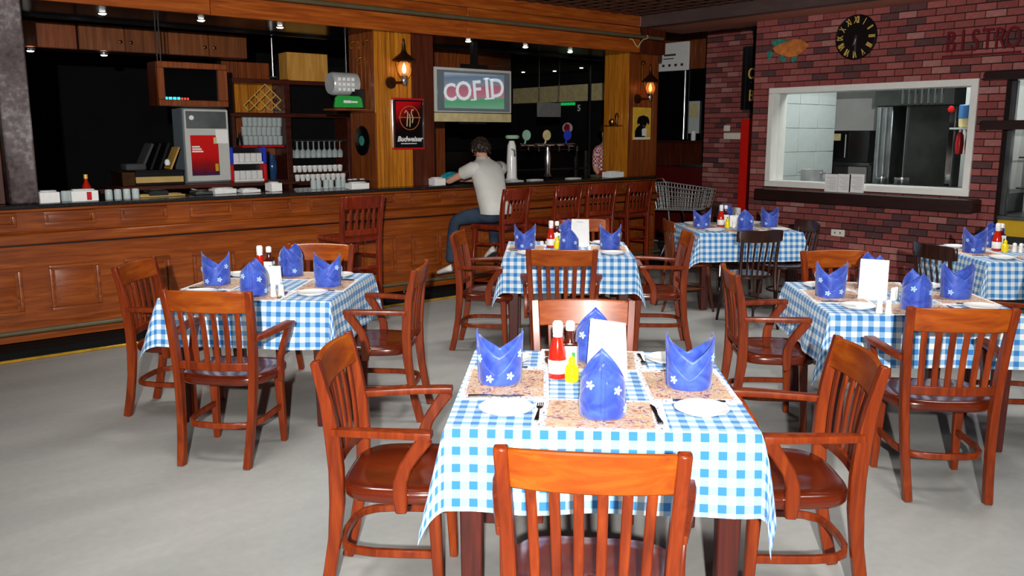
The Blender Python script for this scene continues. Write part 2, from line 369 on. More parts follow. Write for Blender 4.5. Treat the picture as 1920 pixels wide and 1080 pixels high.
def placemat_mat():
    """printed paper: white rim with small lettering-like marks, busy warm collage inside"""
    m, n, p = base('printed_placemat', .6, 0, .3)
    uv = N(n, 'ShaderNodeUVMap'); sp = N(n, 'ShaderNodeSeparateXYZ'); n.links.new(uv.outputs[0], sp.inputs[0])
    def edge(k):
        a = N(n, 'ShaderNodeMath', operation='SUBTRACT'); a.inputs[1].default_value = .5; n.links.new(sp.outputs[k], a.inputs[0])
        b = N(n, 'ShaderNodeMath', operation='ABSOLUTE'); n.links.new(a.outputs[0], b.inputs[0]); return b
    ex, ey = edge(0), edge(1)
    def gt(node, v):
        g = N(n, 'ShaderNodeMath', operation='GREATER_THAN'); g.inputs[1].default_value = v; n.links.new(node.outputs[0], g.inputs[0]); return g
    def mx2(a, b, op='MAXIMUM'):
        g = N(n, 'ShaderNodeMath', operation=op); n.links.new(a.outputs[0], g.inputs[0]); n.links.new(b.outputs[0], g.inputs[1]); return g
    rim = mx2(gt(ex, .40), gt(ey, .44)); outer = mx2(gt(ex, .47), gt(ey, .475))
    tc = N(n, 'ShaderNodeTexNoise', i_Scale=9.0, i_Detail=4.0, i_Distortion=1.6); n.links.new(uv.outputs[0], tc.inputs['Vector'])
    coll = ramp(n, tc.outputs['Fac'], [(.30, C(150,96,88)), (.40, C(196,150,130)), (.45, C(222,196,164)), (.50, C(184,140,90)), (.54, C(226,210,190)), (.60, C(170,126,140)), (.70, C(104,66,60))])
    mp = N(n, 'ShaderNodeMapping'); mp.inputs['Scale'].default_value = (46, 30, 1); n.links.new(uv.outputs[0], mp.inputs['Vector'])
    tx = N(n, 'ShaderNodeTexNoise', i_Scale=1.0, i_Detail=3.0); n.links.new(mp.outputs[0], tx.inputs['Vector'])
    prt = ramp(n, tx.outputs['Fac'], [(.40, C(120,108,140)), (.46, C(240,238,236))])
    a = N(n, 'ShaderNodeMixRGB'); n.links.new(rim.outputs[0], a.inputs[0]); n.links.new(coll, a.inputs[1]); n.links.new(prt, a.inputs[2])
    b = N(n, 'ShaderNodeMixRGB'); n.links.new(outer.outputs[0], b.inputs[0]); n.links.new(a.outputs[0], b.inputs[1]); b.inputs[2].default_value = C(242,241,238)
    n.links.new(b.outputs[0], p.inputs['Base Color']); return m
M['placemat'] = placemat_mat()
def plaid_mat():
    m, n, p = base('red_white_plaid_shirt', .8, 0, .1)
    tc = N(n, 'ShaderNodeTexCoord'); w1 = N(n, 'ShaderNodeTexChecker', i_Scale=34.0); w1.inputs[1].default_value = C(232,216,214); w1.inputs[2].default_value = C(188,70,76)
    n.links.new(tc.outputs['Object'], w1.inputs['Vector']); n.links.new(w1.outputs[0], p.inputs['Base Color']); return m
M['plaid'] = plaid_mat()
def gradient_poster():
    m, n, p = base('red_black_poster', .2, 0, .5)
    tc = N(n, 'ShaderNodeTexCoord'); sp = N(n, 'ShaderNodeSeparateXYZ'); n.links.new(tc.outputs['Generated'], sp.inputs[0])
    ad = N(n, 'ShaderNodeMath', operation='MULTIPLY_ADD'); ad.inputs[1].default_value = -.45; n.links.new(sp.outputs[0], ad.inputs[0]); n.links.new(sp.outputs[2], ad.inputs[2])
    n.links.new(ramp(n, ad.outputs[0], [(.05, C(10,6,8)), (.35, C(60,8,12)), (.75, C(200,16,26))]), p.inputs['Base Color']); return m
M['budposter'] = gradient_poster()
def fridge_poster():
    m, n, p = base('red_cooler_poster', .3, 0, .4)
    tc = N(n, 'ShaderNodeTexCoord'); sp = N(n, 'ShaderNodeSeparateXYZ'); n.links.new(tc.outputs['Generated'], sp.inputs[0])
    no = N(n, 'ShaderNodeTexNoise', i_Scale=5.0, i_Detail=4.0, i_Distortion=2.0); n.links.new(tc.outputs['Generated'], no.inputs['Vector'])
    ad = N(n, 'ShaderNodeMath', operation='MULTIPLY_ADD'); ad.inputs[1].default_value = .25; n.links.new(no.outputs['Fac'], ad.inputs[0]); n.links.new(sp.outputs[2], ad.inputs[2])
    n.links.new(ramp(n, ad.outputs[0], [(.10, C(40,60,140)), (.16, C(70,20,50)), (.4, C(150,14,18)), (.6, C(206,18,16)), (1, C(214,22,18))]), p.inputs['Base Color']); return m
M['fridgeposter'] = fridge_poster()
def tv_screen_mat():
    m, n, p = base('tv_picture', .25, 0, .4)
    tc = N(n, 'ShaderNodeTexCoord'); sp = N(n, 'ShaderNodeSeparateXYZ'); n.links.new(tc.outputs['Generated'], sp.inputs[0])
    no = N(n, 'ShaderNodeTexNoise', i_Scale=4.0, i_Detail=3.0); n.links.new(tc.outputs['Generated'], no.inputs['Vector'])
    a = N(n, 'ShaderNodeMath', operation='MULTIPLY_ADD'); a.inputs[1].default_value = -.10; n.links.new(sp.outputs[0], a.inputs[0]); n.links.new(sp.outputs[2], a.inputs[2])
    b = N(n, 'ShaderNodeMath', operation='MULTIPLY_ADD'); b.inputs[1].default_value = .08; n.links.new(no.outputs['Fac'], b.inputs[0]); n.links.new(a.outputs[0], b.inputs[2])
    col = ramp(n, b.outputs[0], [(.0, C(110,160,130)), (.20, C(80,150,110)), (.27, C(96,150,120)), (.29, C(176,116,132)), (.62, C(168,96,112)), (.68, C(120,134,150)), (.9, C(96,118,140)), (1, C(150,160,170))])
    col.node.color_ramp.interpolation = 'LINEAR'
    n.links.new(col, p.inputs['Base Color']); n.links.new(col, p.inputs['Emission Color']); p.inputs['Emission Strength'].default_value = .35; return m
M['tvscreen'] = tv_screen_mat()
M['tvletters'] = plain('tv_letters', C(214,222,226), .4, emit=C(214,222,226), estr=.35)
def sheen_post():
    m, n, p = base('sheen_painted_post', .3, 0, .6)
    tc = N(n, 'ShaderNodeTexCoord'); no = N(n, 'ShaderNodeTexNoise', i_Scale=30.0, i_Detail=6.0); n2 = N(n, 'ShaderNodeTexNoise', i_Scale=2.0, i_Detail=3.0)
    n.links.new(tc.outputs['Object'], no.inputs['Vector']); n.links.new(tc.outputs['Object'], n2.inputs['Vector'])
    ad = N(n, 'ShaderNodeMath', operation='MULTIPLY_ADD'); ad.inputs[1].default_value = .5; n.links.new(no.outputs['Fac'], ad.inputs[0]); n.links.new(n2.outputs['Fac'], ad.inputs[2])
    n.links.new(ramp(n, ad.outputs[0], [(.5, C(62,48,48)), (.75, C(110,98,98)), (.95, C(170,164,166))]), p.inputs['Base Color']); return m  # pale grey mottling stands in for reflections on the glossy post
M['post'] = sheen_post()
def dog_print():
    return plain('yellow_print', C(222,178,62), .4, var=.1, scale=8)
M['dogprint'] = dog_print()

# ================================================================== the setting
def prj(p):
    q = Vector(p) - _C; z = q.dot(_fw); return (960 + F_PX*q.dot(_rt)/z, 540 - F_PX*q.dot(_up)/z) if z > .1 else (-999, -999)
struct(MB().box(-5, 13, -5, 15, -.06, 0).build('floor', M['floor'], smooth=False))
ceil = struct(MB().box(-5, 8.35, -5, 7.5, 3.14, 3.2).build('ceiling', M['matteblack'], smooth=False))
def lattice():
    mb = MB(); x0, x1, y0, y1 = 4.2, 8.34, 1.5, 7.49; step = .19
    x = x0
    while x < x1: mb.box(x, x+.06, y0, y1, 3.112, 3.124); x += step
    y = y0
    while y < y1: mb.box(x0, x1, y, y+.06, 3.116, 3.128); y += step
    return mb
stuff(lattice().build('lattice_strips', M['lattice'], ceil, smooth=False))
struct(MB().box(8.35, 8.47, 1.5, 7.5, 2.98, 3.14).build('trim_1', M['ceilbeam'], bevel=.006))
struct(MB().box(8.47, 9.3, 1.5, 7.62, 2.985, 3.14).build('trim_2', M['soffit'], smooth=False))
struct(MB().box(9.3, 12.6, 1.5, 7.5, 3.32, 3.4).box(8.9, 12.6, 7.5, 15, 3.42, 3.5).build('ceiling_back', M['matteblack'], smooth=False))

def brick_wall(wall, X, y0, y1, z0, z1, holes, rowh, length, limit=300, th=.012):
    j = .009; cells = []; r = 0; z = z0
    while z < z1 - .02:
        zt = min(z + rowh - j, z1); y = y1 + (length/2 if r % 2 else 0)
        while y > y0:
            a, b = max(y - length + j, y0), min(y, y1)
            segs = [(a, b)]
            for (hy0, hy1, hz0, hz1) in holes:
                if zt > hz0 + .02 and z < hz1 - .02:
                    ns = []
                    for s, t in segs:
                        if t <= hy0 or s >= hy1: ns.append((s, t)); continue
                        if s < hy0: ns.append((s, hy0))
                        if t > hy1: ns.append((hy1, t))
                    segs = ns
            for s, t in segs:
                if t - s > .02: cells.append((s, t, z, zt))
            y -= length
        z += rowh; r += 1
    def key(c):
        p = prj((X, (c[0]+c[1])/2, (c[2]+c[3])/2)); ins = 0 <= p[0] <= 1930 and -10 <= p[1] <= 470
        return (not ins, (X**2 + ((c[0]+c[1])/2)**2)/(c[1]-c[0])/(c[3]-c[2]))
    cells.sort(key=key); cache = {}
    for s, t, za, zb in cells[:limit]:
        k = (round(t-s, 3), round(zb-za, 3), random.randrange(3))
        if k not in cache:
            d = th + (k[2]-1)*.002; cache[k] = MB().box(-d, .004, -k[0]/2, k[0]/2, -k[1]/2, k[1]/2).mesh('brick', M['brick'], bevel=.003, smooth=False)
        obj('brick', cache[k], wall, (X, (s+t)/2, (za+zb)/2))
    if len(cells) > limit:
        mb = MB(); tones = []
        for s, t, za, zb in cells[limit:]:
            mb.box(X-th, X+.004, s, t, za, zb); tones.append(random.random())
        me = mb.mesh('bricks_beyond', M['brickstuff'], smooth=False); at = me.attributes.new('tone', 'FLOAT', 'POINT')
        at.data.foreach_set('value', [tones[i//8] for i in range(len(me.vertices))])
        stuff(obj('bricks_beyond', me, wall))
WY0, WY1, WZ0, WZ1 = 3.70, 6.02, 1.083, 2.203
mb = MB().box(9.0, 9.25, WY1, 6.25, 0, 2.985).box(9.0, 9.25, 3.44, WY0, 0, 2.985).box(9.0, 9.25, WY0, WY1, 0, WZ0).box(9.0, 9.25, WY0, WY1, WZ1, 2.985).box(9.0, 9.25, 1.6, 3.44, 2.2, 2.985)
wall_right = struct(mb.build('wall_right', M['mortar'], smooth=False))
brick_wall(wall_right, 9.0, 2.7, 6.25, 0.0, 2.985, [(WY0, WY1, WZ0, WZ1), (1.0, 3.44, 0, 2.2)], .0713, .190)
wall_near = struct(MB().box(9.0, 9.25, -4.0, 2.28, 0, 2.985).build('wall_right_near', M['mortar'], smooth=False))
brick_wall(wall_near, 9.0, -4.0, 2.28, 0.0, 2.985, [], .0713, .190, limit=0)
wall_corner = struct(MB().box(10.5, 10.72, 6.25, 8.13, 0, 3.34).build('wall_corner', M['mortar'], smooth=False))
brick_wall(wall_corner, 10.5, 6.9, 8.13, .35, 3.34, [], .0713, .190)
struct(MB().box(11.5, 11.6, 6.0, 15, 0, 3.42).build('wall_end', M['darkroom'], smooth=False))
struct(MB().box(-3.2, 11.5, 13.6, 13.7, 0, 3.42).build('wall_back', M['darkroom'], smooth=False))
struct(MB().box(-3.2, -3.1, 7.5, 13.6, 0, 3.42).build('wall_left', M['darkroom'], smooth=False))

# window to the kitchen
win = struct(obj('window_1', None, None, (9.0, 0, 0)))
t_ = .055
for (a, b, c, d) in ((WY0-.012, WY1+.012, WZ1-t_, WZ1+.012), (WY0-.012, WY1+.012, WZ0-.012, WZ0+t_), (WY0-.012, WY0+t_, WZ0+t_, WZ1-t_), (WY1-t_, WY1+.012, WZ0+t_, WZ1-t_)):
    MB().box(-.03, .26, a, b, c, d).build('frame_bar', M['white'], win, bevel=.004)
MB().box(.10, .106, WY0+t_, WY1-t_, WZ0+t_, WZ1-t_).build('pane', M['pane'], win, smooth=False)
tag(MB().box(8.76, 8.985, 3.56, 6.02, .925, 1.05).build('serving_shelf', M['ebony'], bevel=.006), 'long dark wooden shelf below the kitchen window on the brick wall', 'shelf')

# ================================================================== the bar
BX0, BX1, BY, BZ = -3.0, 8.72, 7.5, 1.15
bar = thing('bar_counter', 'long panelled wooden bar counter with dark top along the back', 'bar', (0, 0, 0))
MB().box(BX0, BX1, BY, BY+.06, .08, BZ-.03).box(BX1-.06, BX1, BY+.06, 8.05, 0, BZ-.03).box(BX0, BX1-.06, 8.0, 8.05, 0, BZ-.03).build('bar_front', M['bar'], bar, bevel=.004)
MB().box(BX0, BX1+.05, BY-.07, 8.08, BZ-.03, BZ).build('countertop', M['stonetop'], bar, bevel=.006)
MB().sweep([(BX0, BY-.02, .885), (BX1, BY-.02, .885)], .085, .05, side=(0, 0, 1)).box(BX0, BX1, BY-.035, BY, .925, .945).box(BX0, BX1, BY-.03, BY, BZ-.06, BZ-.03).build('rail_moulding', M['bar'], bar, bevel=.012)
MB().box(BX0, BX1, BY-.008, BY+.01, .828, .842).build('groove', M['black'], bar, smooth=False)
def panel_mesh(w_, z0, z1, raised):
    mb = MB(); a = w_/2; t = .026
    for (x0, x1, q0, q1) in ((-a, a, z1-t, z1), (-a, a, z0, z0+t), (-a, -a+t, z0+t, z1-t), (a-t, a, z0+t, z1-t)): mb.box(x0, x1, -.028, 0, q0, q1)
    if raised:      # bevelled field
        b0, b1 = t+.004, t+.06
        o = [(-a+b0, .004, z0+b0), (a-b0, .004, z0+b0), (a-b0, .004, z1-b0), (-a+b0, .004, z1-b0)]; i = [(-a+b1, -.014, z0+b1), (a-b1, -.014, z0+b1), (a-b1, -.014, z1-b1), (-a+b1, -.014, z1-b1)]
        mb._add(o+i, [(0,1,5,4), (1,2,6,5), (2,3,7,6), (3,0,4,7), (4,5,6,7)])
    else: mb.box(-a+t, a-t, -.004, 0, z0+t, z1-t)
    return mb.mesh('panel', M['bar'], bevel=.008, seg=2)
pu, pl = panel_mesh(.37, .978, 1.088, False), panel_mesh(.37, .30, .665, True)
for k in range(-8, 13):
    x = 1.70 + .565*k
    if x + .2 < BX1: obj('upper_panel', pu, bar, (x, BY, 0)); obj('lower_panel', pl, bar, (x, BY, 0))
MB().box(BX0, BX1, 7.2, BY, 0, .075).build('plinth', M['matteblack'], bar, bevel=.004)
MB().sweep([(BX0, 7.192, .012), (BX1, 7.192, .012)], .022, .018, side=(0, 0, 1)).build('nosing_strip', M['nosing'], bar, bevel=.004)
MB().tube([(BX0, 7.36, .185), (BX1, 7.36, .185)], .019, 10).build('foot_rail', M['pipe'], bar)
for k in range(-3, 7):
    MB().tube([(1.0+k*1.25, 7.36, .185), (1.0+k*1.25, 7.40, .12), (1.0+k*1.25, 7.41, .07)], .010, 6).build('rail_bracket', M['pipe'], bar)

# canopy over the bar: long fascia boards, black gloss soffit with downlights
can = struct(obj('trim_3', None))
for i, (z0, z1) in enumerate(((2.68, 2.845), (2.85, 2.985), (2.99, 3.14))):
    for x0, x1 in ((-3.0, .2), (.206, 2.93), (2.936, 5.66), (5.666, 8.34)) if i < 2 else ((-3.0, .9), (.906, 4.4), (4.406, 8.34)):
        MB().box(x0, x1, BY, BY+.05, z0, z1).build('board', M['fascia'], can, bevel=.003)
    MB().box(8.345, 8.83, BY, BY+.05, z0, z1 if i < 2 else 3.0).build('board', M['boarddark'], can, bevel=.003)
MB().box(8.80, 8.83, BY+.05, 8.1, 2.60, 3.0).build('end_board', M['boarddark'], can, bevel=.003)
MB().box(-3.0, 8.8, BY+.05, 8.38, 2.68, 2.70).build('soffit', M['blackgloss'], can, smooth=False)
MB().box(-3.0, 8.8, 8.38, 8.41, 2.655, 2.98).build('soffit_edge', M['blackgloss'], can, bevel=.004)
MB().box(-3.0, 8.8, 8.41, 13.6, 2.98, 3.0).box(8.8, 11.5, 10.3, 13.6, 2.805, 3.0).build('soffit_upper', M['matteblack'], can, smooth=False)
rail = tag(MB().tube([(-3.0, 7.455, 2.868), (8.72, 7.455, 2.868)], .022, 10).build('curtain_rail', M['pipe']), 'grey-green metal rail running along the fascia above the bar', 'rail')
for x in (-1.0, 1.2, 3.4, 5.6, 7.8): MB().box(x-.012, x+.012, 7.455, 7.502, 2.86, 2.876).build('rail_holder', M['pipe'], rail)
tag(MB().tube([ony(x, y, 7.42) for x, y in ((1181, 73), (1186, 74), (1193, 86), (1196, 89), (1201, 80), (1206, 74), (1212, 73), (1215, 69), (1213, 66))], .006, 6).build('wire_hanger', M['cream']), 'pale bent wire hanging in a V from the rail end', 'wire')
# downlights in the soffits
dl = MB().lathe([(.030, 0), (.042, -.004), (.046, .004), (.046, .02), (.03, .02)], 14, caps=False).mesh('ring', M['chrome'])
dlens = MB().lathe([(.0, -.012), (.022, -.010), (.032, -.002), (.031, .004), (.0, .004)], 14, caps=False).mesh('lens', M['spot'])
def downlight(p, label):
    t = thing('downlight', label, 'light', p, 0, 'recessed downlights over the bar'); obj('ring', dl, t); obj('lens', dlens, t); return t
for (px, py), where in zip(((192, 25), (377, 38), (525, 51), (878, 77), (985, 88), (1069, 97)), ('above the black cupboard recess at far left', 'above the framed display box', 'above the bar shelves', 'above the television', 'just right of the television', 'nearest the right wooden column')):
    downlight(onz(px, py, 2.678), 'small recessed downlight ' + where)
for (px, py), where in zip(((57, 95), (195, 103)), ('beside the dark left post', 'under the left overhead cupboard')):
    downlight(ony(px, py, 9.35), 'small round downlight ' + where)
for (px, py), where in zip(((981, 135), (1040, 133), (1090, 127)), ('left one over the beer taps', 'middle one over the beer taps', 'right one over the beer taps')):
    downlight(onz(px, py, 2.803), 'small downlight in the dark room, ' + where)

# ------------------------------------------------------------------ posts and wooden columns standing on the bar
tag(MB().box(1.30, 1.50, 7.52, 7.72, BZ, 2.68).build('bar_post', M['post'], bevel=.012), 'glossy dark post standing on the bar at the far left', 'post')
tag(MB().box(1.02, 1.285, 7.60, 7.74, BZ, 2.68).build('bar_side_panel', M['boarddark'], bevel=.006), 'dark red wooden panel left of the dark post', 'panel')
def boarded(parent, kind, fixed, a0, a1, z0, z1, n, mat, gap=.004):
    step = (a1-a0)/n; cache = None
    for k in range(n):
        if cache is None:
            cache = (MB().box(-step/2+gap/2, step/2-gap/2, -.012, 0, 0, z1-z0) if kind == 'y' else MB().box(-.012, 0, -step/2+gap/2, step/2-gap/2, 0, z1-z0)).mesh('board', mat, bevel=.003)
        c = a0 + step*(k+.5); obj('board', cache, parent, (c, fixed, z0) if kind == 'y' else (fixed, c, z0))
c1 = thing('wooden_column', 'boarded golden wood column with a lantern and a red poster', 'column')
MB().box(4.592, 5.29, 7.612, 8.09, BZ, 2.68).build('core', M['boarddark'], c1, smooth=False)
boarded(c1, 'y', 7.612, 4.58, 5.02, BZ, 2.68, 9, M['board'])
MB().box(5.024, 5.13, 7.598, 7.612, BZ, 2.68).build('edge_board', M['boarddark'], c1, bevel=.002); MB().box(5.133, 5.29, 7.598, 7.612, BZ, 2.68).build('edge_board', M['boarddark'], c1, bevel=.002)
boarded(c1, 'x', 4.592, 7.60, 8.09, 1.9, 2.68, 6, M['boardred'])
MB().box(4.578, 4.592, 7.60, 8.09, BZ, 1.895).build('side_panel', M['boardred'], c1, bevel=.002)
c2 = thing('wooden_column', 'boarded orange wood column at the right end of the bar', 'column')
MB().box(8.282, 8.83, 7.612, 8.03, BZ, 2.68).build('core', M['boarddark'], c2, smooth=False)
boarded(c2, 'x', 8.282, 7.60, 8.03, BZ, 2.68, 4, M['board'])
boarded(c2, 'y', 7.612, 8.27, 8.83, BZ, 2.68, 6, M['boardred'])
for (px, py), where in zip(((662, 78), (688, 75), (675, 108)), ('left of the upper pair', 'right of the upper pair', 'the lower one')):
    p = onx(px, py, 4.565); p = Vector((4.566, min(max(p.y, 7.66), 8.05), p.z))
    tag(MB().lathe([(.0, 0), (.014, 0), (.014, .006), (.0, .006)], 8, (p.x, p.y, p.z), 'x', caps=False).tube([p, p+Vector((-.03, 0, -.012)), p+Vector((-.045, 0, -.05)), p+Vector((-.03, 0, -.07)), p+Vector((-.012, 0, -.055))], .008, 6).build('brass_hook', M['brass']), 'small brass hook on the column side, ' + where, 'hook', 'brass hooks on the column')

# ------------------------------------------------------------------ overhead cupboards behind the bar
def cupboard(x0, x1, Y, z0, z1, ndoor, label, mat, depth=.35, knobs=True):
    t = thing('overhead_cupboard', label, 'cupboard'); MB().box(x0, x1, Y, Y+depth, z0, z1).build('carcass', M['boarddark'], t, smooth=False); s = (x1-x0)/ndoor
    for k in range(ndoor):
        d = MB().box(x0+s*k+.004, x0+s*(k+1)-.004, Y-.02, Y, z0+.004, z1-.004).build('door', mat, t, bevel=.003)
        if knobs:
            kx = x0+s*(k+1)-.05 if k % 2 == 0 else x0+s*k+.05
            MB().lathe([(.008, 0), (.008, -.015), (.017, -.02), (.017, -.03), (.006, -.036)], 10, (kx, Y-.02, (z0+z1)/2-.03), 'y').build('knob', M['bronze'], d)
    return t
cupboard(-.3, 2.32, 9.35, 2.49, 2.735, 4, 'dim brown overhead cupboard beside the dark left post', M['boardred'], knobs=False)
cupboard(2.33, 4.02, 9.32, 2.49, 2.735, 4, 'brown overhead cupboard doors with small round knobs above the display box', M['cabinet'])
cupboard(5.9, 7.2, 9.35, 2.50, 2.78, 4, 'overhead cupboard behind the top of the television', M['boardred'], knobs=False)
tag(MB().prism([(7.22, 9.35), (8.3, 9.95), (8.3, 10.1), (7.22, 9.7)], 2.52, 2.978).build('angled_cupboard', M['boardred'], bevel=.004), 'angled end cupboard above the beer taps', 'cupboard')

# ================================================================== dining chairs
def build_chair():
    t = thing('dining_armchair', 'x', 'chair'); m = M['chair']
    prof = [(-.272, 0), (-.243, .12), (-.218, .26), (-.203, .40), (-.200, .52), (-.207, .64), (-.224, .77), (-.256, .918)]
    def yb(z):
        for (y0, z0), (y1, z1) in zip(prof, prof[1:]):
            if z0 <= z <= z1: return y0 + (y1-y0)*(z-z0)/(z1-z0)
        return prof[-1][0]
    def xb(z): return .178 + .048*min(1, z/.92)
    zs = [0, .12, .26, .40, .46, .52, .58, .64, .70, .77, .84, .918]
    for s in (-1, 1):
        MB().sweep([(s*xb(z), yb(z), z) for z in zs], .036, [.044]*3+[.052]*5+[.046, .040, .034, .030]).build('back_post', m, t, bevel=.004)
    bow = lambda x: -.026*(1-(x/.21)**2)
    def curved(z0, z1, th, half, n=14, arch=0.0):
        mb = MB(); vs = []; fs = []
        for i in range(n+1):
            x = -half + 2*half*i/n; a = arch*(1-(x/half)**2)
            for z, dy in ((z0, -th/2), (z0, th/2), (z1+a, th/2), (z1+a, -th/2)): vs.append((x*(1 if z == z0 else 1.015), yb(z)+bow(x)+.004+dy, z))
        for i in range(n):
            for k in range(4): fs.append((i*4+k, i*4+(k+1)%4, i*4+4+(k+1)%4, i*4+4+k))
        fs += [(0,1,2,3), tuple(n*4+k for k in (3,2,1,0))]
        return mb._add(vs, fs)
    curved(.802, .913, .022, .208, arch=.006).build('crest_rail', M['crest'], t, bevel=.005)
    curved(.498, .540, .024, .196).build('lower_rail', m, t, bevel=.004)
    for k in range(6):
        f = (k-2.5)/2.5; pts = []
        for z in (.535, .60, .67, .74, .806):
            x = f*(.140 + .012*(z-.53)/.27); pts.append((x, yb(z)+bow(x)+.004, z))
        MB().sweep(pts, .027, .012).build('slat', m, t, bevel=.003)
    # saddle seat
    out = []
    for i in range(40):
        a = 2*math.pi*i/40; c, s = math.cos(a), math.sin(a); e = .52
        x = math.copysign(abs(c)**e, c); y = math.copysign(abs(s)**e, s); out.append((x*(.245 if y > 0 else .232 + .013*(1+y)), .012 + y*.215))
    mb = MB(); n = len(out); rings = [(.86, .405), (.97, .412), (1.0, .425), (1.0, .446), (.975, .457), (.92, .459), (.7, .453), (.4, .448), (.08, .449)]; vs = []
    for sc, z in rings: vs += [(x*sc, .012+(y-.012)*sc, z + (.006*abs(x/.24) if sc < .95 and z > .44 else 0)) for x, y in out]
    fs = [(j*n+i, j*n+(i+1)%n, (j+1)*n+(i+1)%n, (j+1)*n+i) for j in range(len(rings)-1) for i in range(n)] + [tuple(range(n))[::-1], tuple((len(rings)-1)*n+i for i in range(n))]
    mb._add(vs, fs).build('seat', M['seatwood'], t, angle=50)
    for s in (-1, 1):
        MB().sweep([(s*.198, .158, 0), (s*.193, .15, .2), (s*.188, .14, .41)], [.032, .038, .044], [.032, .038, .044]).build('front_leg', m, t, bevel=.004)
        # arm and its Z-shaped support
        mb = MB(); pts = [(s*.226, -.205, .668), (s*.243, -.10, .672), (s*.257, 0, .676), (s*.266, .09, .678), (s*.268, .150, .678)]
        mb.sweep(pts, [.036, .044, .050, .056, .054], .026, side=(1, 0, 0)).build('arm', m, t, bevel=.006, seg=2)
        MB().sweep([(s*.268, .130, .668), (s*.262, .092, .615), (s*.254, .052, .555), (s*.250, .034, .50), (s*.250, .032, .45), (s*.249, .036, .385)], .026, [.052, .046, .044, .048, .052, .040]).build('arm_support', m, t, bevel=.005)
    u = [(.190, .145), (.193, .02), (.190, -.08), (.176, -.15), (.145, -.195), (.09, -.216), (0, -.222)]
    path = [(x, y, .205) for x, y in u] + [(-x, y, .205) for x, y in u[-2::-1]]
    MB().sweep(path, .030, .022, side=(0, 0, 1)).build('stretcher', m, t, bevel=.004)
    return t
CH = build_chair()
D = math.radians
chairs = [(1.628,1.597,-46.4,'with its back to the camera, nearest of all'), (1.659,2.613,-133.5,'left of the front table'), (2.702,1.681,48.6,'right of the front table'), (2.63,2.64,138,'on the far side of the front table behind the menu'),
 (1.726,4.381,-47.9,'with its back to the camera at the left table'), (1.754,5.28,-134.8,'on the left side of the left table by the bar'), (2.664,4.431,46.2,'on the right side of the left table'), (2.675,5.335,136.5,'on the far side of the left table'),
 (4.124,4.39,-42.8,'with its back to the camera at the middle table'), (4.211,5.317,-137.8,'on the left side of the middle table'), (5.242,4.494,47.2,'on the right side of the middle table'), (5.42,5.40,150,'on the far side of the middle table'),
 (4.304,2.795,-133.7,'on the left side of the right-hand table'), (4.154,1.789,-45,'with its back to the camera at the right-hand table'), (5.187,2.793,146,'on the far side of the right-hand table'), (5.33,1.86,46,'cut by the right edge of the picture')]
for x, y, r, wh in chairs: place(CH, USED, (x, y, 0), D(r), 'red-brown slat-back wooden armchair ' + wh, 'slat-back armchairs')

def build_bentwood(mat):
    t = thing('bentwood_chair', 'x', 'chair'); bow = lambda x: .055*(1-(x/.215)**2)
    mb = MB(); vs = []; n = 16
    for i in range(n+1):
        x = -.215 + .43*i/n; y = -.20 - bow(x) + .03; tp = .012*(1-(x/.215)**4)
        for z, dy in ((.770-tp*.6, -.009), (.770-tp*.6, .009), (.862+tp, .003), (.862+tp, -.015)): vs.append((x, y+dy-.03, z))
    mb._add(vs, [(i*4+k, i*4+(k+1)%4, i*4+4+(k+1)%4, i*4+4+k) for i in range(n) for k in range(4)] + [(0,1,2,3), tuple(n*4+k for k in (3,2,1,0))]).build('crest_rail', mat, t, bevel=.004)
    for s in (-1, 1):
        MB().tube([(s*.165, -.29, 0), (s*.165, -.23, .22), (s*.165, -.195, .44), (s*.165, -.200, .62), (s*.170, -.222, .80)], [.013, .016, .018, .016, .014], 8).build('back_post', mat, t)
        MB().tube([(s*.18, .20, 0), (s*.165, .165, .22), (s*.15, .14, .44)], [.012, .015, .018], 8).build('front_leg', mat, t)
    for k in range(5):
        x = (k-2)*.058; MB().sweep([(x*.85, -.185, .455), (x*.95, -.21, .62), (x, -.205-bow(x)*.75, .785)], .018, .010).build('slat', mat, t, bevel=.002)
    MB().lathe([(.0, .435), (.185, .435), (.20, .443), (.20, .458), (.185, .466), (.12, .462), (.0, .460)], 28, (0, 0, 0), caps=False).build('seat', mat, t)
    MB().tube([(.165*math.cos(2*math.pi*k/24), -.03+.19*math.sin(2*math.pi*k/24), .22) for k in range(24)], .010, 6, closed=True).build('stretcher_ring', mat, t)
    return t
BW, BW2 = build_bentwood(M['darkchair']), build_bentwood(M['brownchair'])
place(BW, USED, (6.50, 4.50, 0), D(-28), 'dark bentwood chair with its back to the camera at the table by the red post', 'dark bentwood chairs')
place(BW, USED, (7.22, 4.58, 0), D(62), 'dark bentwood chair right of the table by the red post', 'dark bentwood chairs')
place(BW2, USED, (6.66, 5.27, 0), D(-128), 'lighter brown bentwood chair left of the table by the red post', 'dark bentwood chairs')
place(BW, USED, (6.74, 2.82, 0), D(-112), 'dark bentwood chair left of the far right table by the brick wall', 'dark bentwood chairs')
place(BW, USED, (7.98, 5.78, 0), D(150), 'dark bentwood chair behind the table by the red post', 'dark bentwood chairs')

